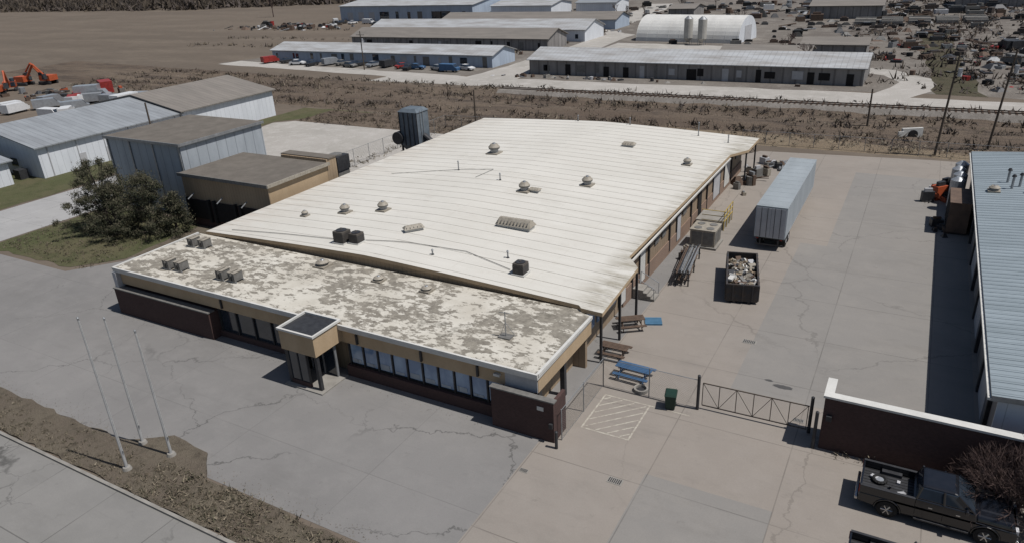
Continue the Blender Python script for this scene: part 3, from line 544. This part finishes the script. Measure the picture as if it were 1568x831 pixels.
for x in(-.3,.24): g['wheels'].tube((x,.28,.12),(x+.06,.28,.12),.12,M_black,12)
g.bv['body']=.03;g.done()
g=G('ground_air_handler',(-15.0,60.6,0));g['base'].box(-1.3,1.3,-1.3,1.3,.012,.2,M_kerb);g['housing'].box(-1.1,1.1,-1.1,1.1,.2,1.65,M_vent);g['housing'].box(-1.15,1.15,-1.15,1.15,1.65,1.72,M_vent)
for x in(-.55,.55):
    for y in(-.55,.55): g['fan_guards'].cyl(x,y,1.72,1.76,.34,M_hvac,16)
for x in(-1,0): g['panels'].box(x+.05,x+.95,-1.12,-1.1,.35,1.5,M_hvac)
for y in(-1,0): g['panels'].box(1.1,1.12,y+.05,y+.95,.35,1.5,M_hvac)
g.done()
g=G('yellow_handrail',(-14.9,66,0))
for y in(-1.6,-.5,.6,1.6): g['posts'].cyl(.6,y,0,1.9,.04,M_yellow,6)
for z in(.9,1.4,1.9): g['rails'].tube((.6,-1.6,z),(.6,1.6,z),.035,M_yellow,6);g['rails'].tube((-1.5,-1.6,z),(.6,-1.6,z),.035,M_yellow,6)
g['platform'].box(-2.1,.55,-1.5,1.5,.012,.8,M_kerb);g.done()
g=G('entry_steps',(-16.3,48.4,0))
for i in range(4): g['treads'].box(-.85,.9-i*.3,-.6,.6,.012+i*.2,.2+i*.2,M_kerb)
for y in(-.6,.6):
    g['handrail'].tube((.85,y,.2),(.85,y,1.1),.03,M_galv,6);g['handrail'].tube((-.6,y,.8),(-.6,y,1.8),.03,M_galv,6);g['handrail'].tube((.85,y,1.1),(-.6,y,1.8),.03,M_galv,6)
g.done()
g=G('pipe_storage_rack',(-14.7,54.2,0),.12)
for y in(-2.8,0,2.8):
    for x in(-.5,.5): g['posts'].box(x-.05,x+.05,y-.05,y+.05,0.012,1.1,M_dgalv)
    for z in(.5,1.05): g['arms'].box(-.6,.6,y-.04,y+.04,z,z+.07,M_dgalv)
for i in range(30):
    xx=-.5+i%10*.11;z=(.6,1.15,1.2)[i//10];g['stock'].tube((xx,-3.2+R.uniform(0,1.0),z),(xx+R.uniform(-.1,.1),3.2-R.uniform(0,1.2),z+.02),R.uniform(.03,.06),R.choice((M_dgalv,M_galv,M_wood,M_hvac)),5)
g.done()
def junk(name,cx,cy,sx,sy,n,mats,hmax=1.2,s0=.2,s1=.8,seed=0,xmax=1e9,rot=3.1):
    r=random.Random(seed);b=MB()
    for i in range(n):
        s=r.uniform(s0,s1);b.T=Matrix.Translation((min(xmax,cx+r.gauss(0,sx/2)),cy+r.gauss(0,sy/2),0))@Matrix.Rotation(r.uniform(0,rot),4,'Z')
        k=r.random();h=r.uniform(.2,hmax)*s/s1
        m=r.choice(mats)
        if k<.5: b.box(-s/2,s/2,-s*r.uniform(.15,.4),s*r.uniform(.15,.4),0,h,m);b.box(-s*.35,s*.3,-s*.12,s*.12,h,h*1.3,r.choice(mats))
        elif k<.7: b.cyl(0,0,0,h,s*.3,m,8)
        elif k<.8: b.tube((-s,0,.1),(s,0,h),.05*s,m,5);b.tube((-s,.3*s,.1),(s,-.2,h*.7),.04*s,m,5)
        else: b.fr(-s/2,s/2,-s/2,s/2,0,-s*.2,s*.2,-s*.1,s*.1,h,m)
    b.make(name)
jy=[M_grey,M_galv,M_wood,M_dgalv,M_hvac,M_vent]
junk('equipment_clutter',-15.6,80.5,1.2,4,22,jy,1.5,.5,1.4,3)
junk('equipment_clutter',-15.9,57.2,.5,1.2,5,jy,.9,.3,.8,6)
junk('equipment_clutter',-14,87,2.5,2,18,jy,1.2,.5,1.4,4)
junk('equipment_clutter',3.3,82,1.4,2.5,20,[M_orange,M_dgalv,M_wood,M_dgalv,M_grey],1.6,.4,1.4,5)
junk('equipment_clutter',3.6,71.5,1.0,2,10,[M_dgalv,M_wood,M_red,M_dgalv],1.2,.3,1.2,9)
for i in range(3):
    g=G('steel_pipe_bundle',(-13.4+i*.9,87.4+i*.3,0),.15);
    for k in range(3): g['pipes'].tube((k*.28,-1.8,.25),(k*.28,1.8,.25),.13,M_galv,10)
    g['cradle'].box(-.2,.8,-1,-.9,0,.12,M_wood);g.done()
for i,(x,y) in enumerate(((4.3,78),(4.5,80),(4.4,82),(4.7,84))):
    g=G('storage_tank',(x,y,0));g['barrel'].cyl(0,0,.4,3.0,.62,M_silver,16);g['dome'].cyl(0,0,3.0,3.3,.62,M_silver,16,.2);g['base_ring'].cyl(0,0,0,.4,.5,M_blue if i%2 else M_dgalv,12);g.done()
g=G('rusty_equipment_box',(4.5,73,0));mr=S('rusty_steel',(.14,.095,.07),(.09,.063,.05),1.5,.8);g['casing'].box(-.8,.8,-2.2,2.2,.2,2.9,mr);g['lid'].box(-.85,.85,-2.3,2.3,2.9,3.0,mr);g['feet'].box(-.7,.7,-2,-1.8,0,.2,M_dgalv);g['feet'].box(-.7,.7,1.8,2,0,.2,M_dgalv)
for k in range(5): g['ribs'].box(-.86,-.8,-2+k,-1.92+k,.25,2.9,M_dgalv)
g.done()
# ------------------------------------------------------------------ fences & gate
def chain(name,pts,h=2.1,sp=2.5,wire=.3,r=.006):
    g=G(name)
    for p,q in zip(pts,pts[1:]):
        p=Vector((*p,0));q=Vector((*q,0));L=(q-p).length;n=max(1,round(L/sp))
        for i in range(n+1):
            c=p.lerp(q,i/n);g['posts'].cyl(c.x,c.y,0,h+.05,.035,M_galv,6)
        g['rails'].tube(p+Vector((0,0,h)),q+Vector((0,0,h)),.022,M_galv,5);g['rails'].tube(p+Vector((0,0,.08)),q+Vector((0,0,.08)),.012,M_galv,4)
        k=int(L/wire);d=(q-p)/L
        for i in range(-int(h/wire),k):
            a=max(0,i*wire);e=min(L,i*wire+h)
            if e<=a: continue
            for fl in(0,1):
                za,zb_=(a-i*wire),(e-i*wire)
                if fl: za,zb_=h-za,h-zb_
                g['mesh_wire'].tube(p+d*a+Vector((0,0,za)),p+d*e+Vector((0,0,zb_)),r,M_galv,3)
    g.done()
chain('chain_link_fence',[(-14.5,29.5),(-14.5,35.5),(-8.6,35.5)],2.0,2.9,.16,.003)
chain('chain_link_fence',[(-64,58),(-64,92),(-50,93)],2.2,3,.5,.006)
chain('chain_link_fence',[(-20,97.2),(48,98.2)],1.8,3,.6,.006)
for x,y in((-14.45,28.7),(-8.6,35.5),(-2.55,35.9),(-2.15,34.6)):
    g=G('gate_post',(x,y,0));g['post'].cyl(0,0,0,2.3 if y>30 else 1.1,.09,M_dgalv,10);g['cap'].cyl(0,0,2.3 if y>30 else 1.1,2.36 if y>30 else 1.16,.1,M_dgalv,10,.04);g.done()
g=G('sliding_gate',(-8.4,35.7,0),.02)
for z in(.25,1.75): g['rails'].box(0,5.75,-.025,.025,z-.025,z+.025,M_pole)
for i in range(7): g['stiles'].box(i*.95-.02,i*.95+.02,-.022,.022,.28,1.72,M_pole)
for i in range(6): g['braces'].tube((i*.95,0,.25 if i%2 else 1.75),((i+1)*.95,0,1.75 if i%2 else .25),.016,M_pole,5)
for i in range(-12,46):
    a=max(0,i*.125);e=min(5.75,i*.125+1.5)
    for fl in(0,1):
        za,ze=a-i*.125,e-i*.125
        g['mesh_wire'].tube((a,0,.25+(1.5-za if fl else za)),(e,0,.25+(1.5-ze if fl else ze)),.0028,M_galv,3)
g.done()
# ------------------------------------------------------------------ flagpoles & utility poles
for x,y,h in((-34.8,16.9,9.2),(-36.1,18.8,8.0),(-33.6,18.8,7.8)):
    g=G('flagpole',(x,y,.1));g['base'].cyl(0,0,-.05,.18,.28,M_kerb,14,.2);g['shaft'].cyl(0,0,.15,h,.085,M_polepaint,12,.045);g['finial'].cyl(0,0,h,h+.05,.05,M_galv,8);g['finial'].cyl(0,0,h+.05,h+.12,.03,M_galv,8,.07);g['finial'].cyl(0,0,h+.12,h+.2,.07,M_galv,8,.02);g['halyard'].tube((.12,0,1.2),(.06,0,h-.1),.008,M_trim,4);g['cleat'].box(.07,.16,-.02,.02,1.15,1.3,M_galv);g.done()
def upole(x,y,h,lean=0,arms=True):
    g=G('utility_pole',(x,y,0));g['shaft'].tube((0,0,-.3),(lean,0,h),.15,M_pole,10,.10)
    if arms:
        g['crossarm'].box(lean-1.2,lean+1.2,-.06,.06,h-.9,h-.78,M_pole)
        for k in(-1.1,-.5,.5,1.1): g['insulators'].cyl(lean+k,0,h-.78,h-.6,.05,M_grey,6)
        g['transformer'].cyl(lean+.35,.1,h-2.6,h-1.7,.25,M_grey,10)
    g.done()
upole(2.4,97.9,12,.6);upole(7.8,101.3,12,.8);upole(-61,96,5.5,0,False);upole(-83.5,56,10,.0,False);upole(-74,62,5,0,False);upole(-6,110,5.5,0,False);upole(20,180,11,0);upole(-120,140,9,0)
b=MB()
for k in(-1.1,-.5,1.1):
    P0=Vector((3.0+k,97.9,11.4));Q=Vector((8.6+k,101.3,11.4))
    for i in range(8):
        a=i/8;c=(i+1)/8;z=lambda u:-.8*u*(1-u)
        b.tube(P0.lerp(Q,a)+Vector((0,0,z(a))),P0.lerp(Q,c)+Vector((0,0,z(c))),.012,M_dgalv,3)
b.make('power_lines')
g=G('concrete_culvert',(-.4,105.3,.5),.5);g['headwall'].box(-1.3,1.3,-.2,.2,-.5,1.1,M_trim);g['pipe'].tube((0,-.5,.35),(0,.5,.35),.55,M_shadow,14);g['wing'].box(-2,-1.3,-.6,-.4,-.5,.8,M_trim);g.done()
# ------------------------------------------------------------------ vehicles
def wheel(g,x,y,r=.4,wd=.26,s=1):
    g['tires'].tube((x,y-wd/2,r),(x,y+wd/2,r),r,M_black,24);g['rims'].tube((x,y-wd/2-.01,r),(x,y+wd/2+.01,r),r*.6,M_dgalv,16);g['hubs'].tube((x,y-wd/2-.03,r),(x,y+wd/2+.03,r),r*.16,M_galv,8)
    for k in range(6):
        a=k*1.0472;g['spokes'].tube((x,y+s*(wd/2+.012),r),(x+math.cos(a)*r*.56,y+s*(wd/2+.012),r+math.sin(a)*r*.56),.03,M_chrome,5)
def arch(x,r,n=10): return [(x+math.cos(math.pi*i/n)*r,.42+math.sin(math.pi*i/n)*r) for i in range(n+1)]
def pickup(x,y,rot=0,paint=M_truckpaint,cargo=True,sc=1.05):
    g=G('pickup_truck',(x,y,.016),rot,sc)
    fa=arch(1.88,.5);ra=arch(-1.72,.5)
    lo=[(2.88,.48),(2.93,.7),(2.9,.98)]+[(-2.88,.98),(-2.88,.5)]+ra[::-1]+fa[::-1]
    g['lower_body'].prof(lo,-.97,.97,paint)
    for a in((-2.86,-.75,-.97,-.88),(-2.86,-.75,.88,.97),(-2.88,-2.8,-.88,.88),(-.83,-.75,-.88,.88)): g['bed_walls'].box(*a,.982,1.34,paint)
    for a in((-2.86,-.75,-.985,-.86),(-2.86,-.75,.86,.985)): g['bed_rails'].box(*a,1.34,1.37,M_dgalv)
    g['bed_floor'].box(-2.8,-.83,-.88,.88,.982,.992,M_dgalv)
    for k in range(9): g['bed_ribs'].box(-2.78,-.85,-.8+k*.2,-.76+k*.2,.992,1.004,M_black)
    for yy in(-.88,.63): g['wheel_wells'].box(-2.1,-1.3,yy,yy+.25,.992,1.15,M_dgalv)
    g['cab_lower'].fr(-.75,1.50,-.97,.97,.982,-.75,1.44,-.93,.93,1.36,paint)
    g['greenhouse'].fr(-.73,1.42,-.90,.90,1.362,-.58,.74,-.73,.73,1.88,M_glass)
    g['cab_roof'].fr(-.62,.78,-.76,.76,1.875,-.5,.6,-.64,.64,1.95,paint)
    for s in(-1,1):
        for (xa,xb) in((-.72,-.57),(.30,.24),(1.41,.74)):
            g['pillars'].tube((xa,s*.905,1.35),(xb,s*.735,1.89),.045,paint,5)
        g['mirrors'].fr(1.02,1.16,s*1.06-.1,s*1.06+.1,1.34,1.04,1.14,s*1.06-.09,s*1.06+.09,1.54,paint)
        for xd in(-.72,.3,1.35): g['door_seams'].box(xd,xd+.015,s*.972-.004,s*.972+.004,.6,.97,M_shadow)
        for xd in(.1,1.1): g['door_handles'].box(xd-.35,xd-.2,s*.975-.012,s*.975+.012,1.08,1.12,M_chrome)
        g['headlights'].box(2.84,2.94,s*.78-.14,s*.78+.14,.88,1.06,M_lamp);g['tail_lights'].box(-2.9,-2.86,s*.9-.06,s*.9+.06,.98,1.3,M_red)
        g['running_boards'].box(-.7,1.3,s*1.0-.05,s*1.0+.05,.38,.44,M_dgalv)
        for xx,aa in((1.88,.5),(-1.72,.5)):
            pts=[(xx+math.cos(math.pi*i/12)*aa,.42+math.sin(math.pi*i/12)*aa) for i in range(13)]
            for p,q in zip(pts,pts[1:]): g['wheel_arch_trim'].tube((p[0],s*.97,p[1]),(q[0],s*.97,q[1]),.03,paint,5)
    g['hood'].fr(1.42,2.86,-.95,.95,.982,1.42,2.76,-.84,.84,1.27,paint);g['hood_bulge'].fr(1.55,2.7,-.48,.48,1.265,1.6,2.55,-.38,.38,1.31,paint)
    g['wipers'].tube((1.4,-.5,1.4),(1.2,.0,1.52),.012,M_black,4);g['wipers'].tube((1.4,.2,1.4),(1.2,.6,1.52),.012,M_black,4)
    g['grille'].box(2.88,2.94,-.6,.6,.64,1.12,M_dgalv)
    for k in range(3): g['grille_bars'].box(2.94,2.96,-.58,.58,.72+k*.13,.74+k*.13,M_chrome)
    g['front_bumper'].box(2.9,3.02,-.95,.95,.42,.62,M_chrome);g['rear_bumper'].box(-3.02,-2.89,-.92,.92,.48,.66,M_chrome);g['plate'].box(-3.03,-3.02,-.16,.16,.5,.62,M_trim)
    g['chassis'].box(-2.7,2.7,-.7,.7,.3,.5,M_black)
    for xx in(-1.72,1.88):
        for s in(-1,1): wheel(g,xx,s*.83,.41,.27,s)
    if cargo:
        for i in range(14):
            a=2*math.pi*i/14;c=2*math.pi*(i+1)/14
            g['spare_tire'].tube((-2.15+math.cos(a)*.25,.1+math.sin(a)*.25,1.08),(-2.15+math.cos(c)*.25,.1+math.sin(c)*.25,1.08),.08,M_black,6)
        g['spare_rim'].cyl(-2.15,.1,1.0,1.1,.19,M_silver,14)
        for i in range(6):
            mb=g['cargo'];mb.T=Matrix.Translation((R.uniform(-2.6,-1.2),R.uniform(-.6,.6),R.uniform(1.03,1.1)))@Matrix.Rotation(R.uniform(0,6),4,'Z')@Matrix.Rotation(R.uniform(-.3,.3),4,'X');a=R.uniform(.04,.16);mb.box(-a,a,-a*.7,a*.7,-.04,.04,R.choice([M_grey,M_dgalv,M_galv]))
    g.bv={'lower_body':.05,'hood':.11,'cab_roof':.08,'cab_lower':.04,'hood_bulge':.05,'greenhouse':.05,'front_bumper':.04,'rear_bumper':.04,'mirrors':.03}
    g.done()
pickup(3.45,31.75,0.0,sc=1.08);pickup(3.3,26.5,0,cargo=False)
def car(x,y,rot,m,kind='car',sc=1):
    g=G({'car':'parked_car','van':'parked_van','truck':'box_truck'}[kind],(x,y,.02),rot,sc)
    if kind=='car':
        g['body'].prof([(2.2,.35),(2.25,.7),(1.2,.92),(-1.7,.98),(-2.2,.85),(-2.2,.35)],-.88,.88,m);g['cabin'].fr(-1.5,1.0,-.8,.8,.93,-1.0,.3,-.62,.62,1.42,M_glass);g['roof'].box(-1.0,.3,-.62,.62,1.42,1.46,m)
    elif kind=='van':
        g['body'].prof([(2.5,.4),(2.55,1.0),(2.0,1.2),(1.4,1.95),(-2.5,2.0),(-2.5,.4)],-.95,.95,m);g['windshield'].fr(1.42,2.02,-.85,.85,1.25,1.3,1.5,-.8,.8,1.9,M_glass)
    else:
        g['box_body'].box(-3.5,1.2,-1.2,1.2,.9,3.3,m);g['cab'].prof([(3.2,.5),(3.2,1.3),(2.6,1.5),(2.1,2.3),(1.3,2.3),(1.3,.5)],-1.05,1.05,m);g['chassis'].box(-3.5,3,-.5,.5,.5,.9,M_dgalv)
    xs=(-1.4,1.4) if kind!='truck' else(-2.4,2.4)
    for xx in xs:
        for s in(-1,1): g['wheels'].tube((xx,s*.8-.1,.34),(xx,s*.8+.1,.34),.34,M_black,12)
    g['lights'].box(2.2,2.27,-.7,-.4,.6,.72,M_lamp) if kind!='truck' else g['lights'].box(3.2,3.24,-.9,-.6,.8,1,M_lamp)
    g.done()
cols=[M_whitev,M_red,M_silver,M_dgalv,M_dgalv,M_blue,M_silver,M_hvac]
r2=random.Random(3)
for i in range(17): car(-156+i*3.9+r2.uniform(-1.8,1.8),145+r2.uniform(-2,1.5)-i*.1,r2.uniform(-.4,.4)+(0 if r2.random()<.5 else 1.4),r2.choice(cols),'car' if i%5 else 'van',.92)
for i in range(20): car(-150+r2.uniform(-18,16),84+r2.uniform(-8,14),r2.uniform(0,3),r2.choice([M_whitev,M_whitev,M_silver,M_red]),r2.choice(['car','van','van','truck']))
for i in range(13): car(20+r2.uniform(-6,12),150+r2.uniform(0,50),r2.uniform(0,3),r2.choice([M_red,M_dgalv,M_red,M_dgalv,M_hvac]),'car' if i%3 else 'van')
for i in range(8): car(-225+i*7+r2.uniform(-2,2),244-i*.5+r2.uniform(-3,3),r2.uniform(0,3),r2.choice(cols),'van' if i%3==0 else 'car')
def exc(x,y,rot):
    g=G('orange_excavator',(x,y,0),rot);g['tracks'].box(-1.8,1.8,-1.4,-.8,0,.8,M_dgalv);g['tracks'].box(-1.8,1.8,.8,1.4,0,.8,M_dgalv);g['house'].box(-1.9,1.2,-1.3,1.3,.9,2.2,M_orange);g['cab'].fr(.1,1.3,.3,1.3,1.2,.2,1.1,.35,1.25,3,M_glass)
    g['boom'].tube((1.2,0,1.8),(4,0,5),.28,M_orange,6);g['arm'].tube((4,0,5),(6.5,0,2.6),.2,M_orange,6);g['bucket'].fr(6.1,6.9,-.5,.5,1.4,6.3,6.7,-.5,.5,2.6,M_dgalv);g.bv['tracks']=.2;g.done()
for i in range(7): exc(-196+r2.uniform(-14,12),98+r2.uniform(-10,10),r2.uniform(0,6))
js=[M_dgalv,M_wood,M_hvac,M_black,M_bt[1],mr,M_dgalv,M_black,M_bt[0],M_wood,M_galv]
junk('scrap_pile',24,185,34,36,230,js+[M_red],1.6,.8,3.0,11)
junk('scrap_pile',-10,225,50,46,240,js,1.6,.8,3.0,12,rot=.4)
junk('scrap_pile',0,285,90,46,330,js+[M_grey],2.4,1,4.5,13,rot=.3)
junk('scrap_pile',26,152,16,12,90,js+[M_red,M_red],1.6,.6,2.5,14)
junk('scrap_pile',-50,172,22,4,60,js,1.2,.5,2,15)
junk('concrete_barrier_row',-62,139.2,22,1.0,30,[M_kerb,M_dgalv,M_wood,M_grey],.9,.7,1.4,16)
junk('scrap_pile',-235,228,24,9,120,js+[M_red,M_whitev],2,.8,3,17)
junk('scrap_pile',-165,95,18,8,60,js+[M_orange],1.5,.8,2.5,18)
junk('scrap_pile',-120,219,40,5,60,js+[M_whitev],1.5,.8,2.4,19)
junk('scrap_pile',-122,170,34,4,50,js+[M_whitev,M_blue],1.2,.8,2.0,20)
junk('scrap_pile',-60,300,60,26,150,js+[M_whitev],2,1,4,21,rot=.4)
for i in range(5):
    g=G('concrete_slab_stack',(-18+i*7,243+i*1.5,0),.05)
    for k in range(7): g['slabs'].box(-2.8,2.8,k*1.6-.5,k*1.6+.4,0,1.1+.2*(k%3),M_kerb)
    g['dunnage'].box(-2.6,2.6,-1,10.4,0,.1,M_wood);g.done()
# ------------------------------------------------------------------ vegetation
def rv(r): 
    v=Vector((r.gauss(0,1),r.gauss(0,1),r.gauss(0,1)));return v.normalized()
def cards(b,c,rad,n,s,mats,r,up=.0):
    for i in range(n):
        p=Vector(c)+Vector((r.gauss(0,.5)*rad[0],r.gauss(0,.5)*rad[1],r.gauss(0,.5)*rad[2]))
        if p.z<.05: p.z=.05+abs(r.gauss(0,.2))
        u=rv(r)*s*r.uniform(.5,1.3);u.z+=up*s;v=rv(r).cross(u).normalized()*s*r.uniform(.12,.35)
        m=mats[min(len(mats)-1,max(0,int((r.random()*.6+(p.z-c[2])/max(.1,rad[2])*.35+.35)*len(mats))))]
        b.add([p-u*.5-v,p-u*.5+v,p+u],[(0,1,2)],m)
def cedar(x,y,h,rad,seed,nc=40):
    r=random.Random(seed);g=G('cedar_tree',(x,y,0))
    g['trunk'].tube((0,0,-.1),(.1,.1,h*.45),.17,M_bark,8,.09)
    ends=[]
    for k in range(nc):
        a=r.uniform(0,6.28);z=r.uniform(.08,.98)*h;rr=rad*(1-abs(z/h-.35)**1.4*1.6)*r.uniform(.45,1.25);rr=max(.25,rr)
        e=Vector((math.cos(a)*rr,math.sin(a)*rr,z));g['limbs'].tube((0,0,max(.2,z*.55)),e,.05,M_bark,5,.012);ends.append(e)
    for k in range(4): g['limbs'].tube((.1,.1,h*.4),(r.uniform(-.8,.8),r.uniform(-.8,.8),h*.95),.08,M_bark,5,.02)
    for e in ends:
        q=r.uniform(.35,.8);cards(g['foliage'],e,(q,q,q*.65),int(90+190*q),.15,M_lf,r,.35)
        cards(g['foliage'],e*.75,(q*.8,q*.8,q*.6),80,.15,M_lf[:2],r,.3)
    g.done()
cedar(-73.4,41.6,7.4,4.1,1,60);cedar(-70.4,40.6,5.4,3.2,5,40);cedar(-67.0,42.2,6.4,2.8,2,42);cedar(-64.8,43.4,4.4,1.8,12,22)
def bare(name,x,y,h,seed,spread=.6,depth=5,r0=.12,nb=3,z=0,mat=None,stems=1):
    r=random.Random(seed);g=G(name,(x,y,z));mat=mat or M_twig
    def br(p,d,L,rad,k):
        q=p+d*L;g['branches'].tube(p,q,rad,mat,5 if k>2 else 3,rad*.65)
        if k==0: return
        for i in range(nb):
            nd=(d+rv(r)*spread);nd.z+=.12;br(q,nd.normalized(),L*r.uniform(.6,.85),rad*.65,k-1)
    for s in range(stems):
        d=Vector((r.gauss(0,.6),r.gauss(0,.45),1)).normalized() if stems>1 else Vector((0,0,1));br(Vector((r.uniform(-.6,.6)*(stems>1),r.uniform(-.2,.2)*(stems>1),0)),d,h*.3,r0,depth)
    g.done()
bare('bare_shrub',7.0,33.5,4.2,4,.75,4,.05,4,0,None,17)
bare('bare_shrub',8.8,32.6,3.8,6,.75,4,.05,4,0,None,13)
bare('bare_tree',-290,275,14,8,.5,5,.3,3);bare('bare_tree',-27,170,6,9,.5,5,.15,3);bare('bare_tree',-22,163,5,10,.5,5,.12,3)
for i in range(12): bare('bare_tree',R.uniform(-110,30),R.uniform(205,330),R.uniform(5,8),30+i,.5,4,.16,3,0,M_bt[1])
def weeds(name,fn,n,s,seed,mats=M_wd,k=7,z=0,hs=1):
    r=random.Random(seed);b=MB()
    for i in range(n):
        x,y=fn(r);ss=s*r.uniform(.4,1.6)
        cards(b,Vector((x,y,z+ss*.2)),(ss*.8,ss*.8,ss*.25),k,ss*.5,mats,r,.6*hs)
    b.make(name)
vm=[M_wd[0],M_wd[1],M_wd[1],M_wd[2],M_lf[2]]
weeds('verge_dry_weeds',lambda r:(r.uniform(-75,-19.5),min(18.2,max(15.95,r.gauss(16.6,.7)))),1500,.14,1,vm,8,.12)
weeds('verge_dry_weeds',lambda r:(r.gauss(-27,4),r.uniform(16.0,18.3)),320,.24,2,vm,9,.12)
weeds('bank_scrub',lambda r:(r.uniform(-180,60),r.uniform(99,125)),2600,.5,3,[M_bt[0],M_bt[1],M_wd[0],M_wd[1],M_wd[2]],7,.5)
weeds('bank_scrub',lambda r:(r.uniform(-180,60),r.choice((103,109,115,124))+r.gauss(0,.8)),1100,.75,13,[M_bt[0],M_bt[1],M_wd[0]],9,.5)
weeds('bank_scrub',lambda r:(r.uniform(-92,-18),r.uniform(89,99)),700,.5,4,[M_bt[0],M_wd[0],M_wd[1]],8,.25)
weeds('lawn_grass_tufts',lambda r:(r.uniform(-80,-64.5),r.uniform(33.4,46)),900,.22,5,[M_lf[1],M_lf[2],M_wd[1]],6,.02)
weeds('right_bank_dry_grass',lambda r:(r.uniform(-18,55),r.uniform(97,106)),900,.45,6,[M_wd[1],M_wd[2],M_wd[2]],7,.3)
weeds('fence_line_weeds',lambda r:(r.choice((-60,-64))+r.gauss(0,1),r.uniform(60,93)),260,.4,8,M_wd,7,.02)
weeds('distant_woods',lambda r:((lambda x:(x,322+abs(r.gauss(0,60))+max(0,x+420)*.35))(r.uniform(-1000,-240))),3200,5,7,M_bt+[M_wd[0]],12,0)
weeds('junkyard_brush',lambda r:(r.uniform(-20,45),r.uniform(140,330)),900,1.2,9,[M_bt[0],M_bt[1],M_wd[0]],8,.1)
weeds('shed_side_brush',lambda r:(r.uniform(-230,-90),r.choice((174,194,222,246,252))+r.gauss(0,1.5)),400,1.0,10,[M_bt[0],M_bt[1],M_wd[1]],8,.1)
weeds('wall_base_weeds',lambda r:(r.uniform(-1,9),34.6-abs(r.gauss(0,.15))),60,.2,12,M_wd,6,.02)
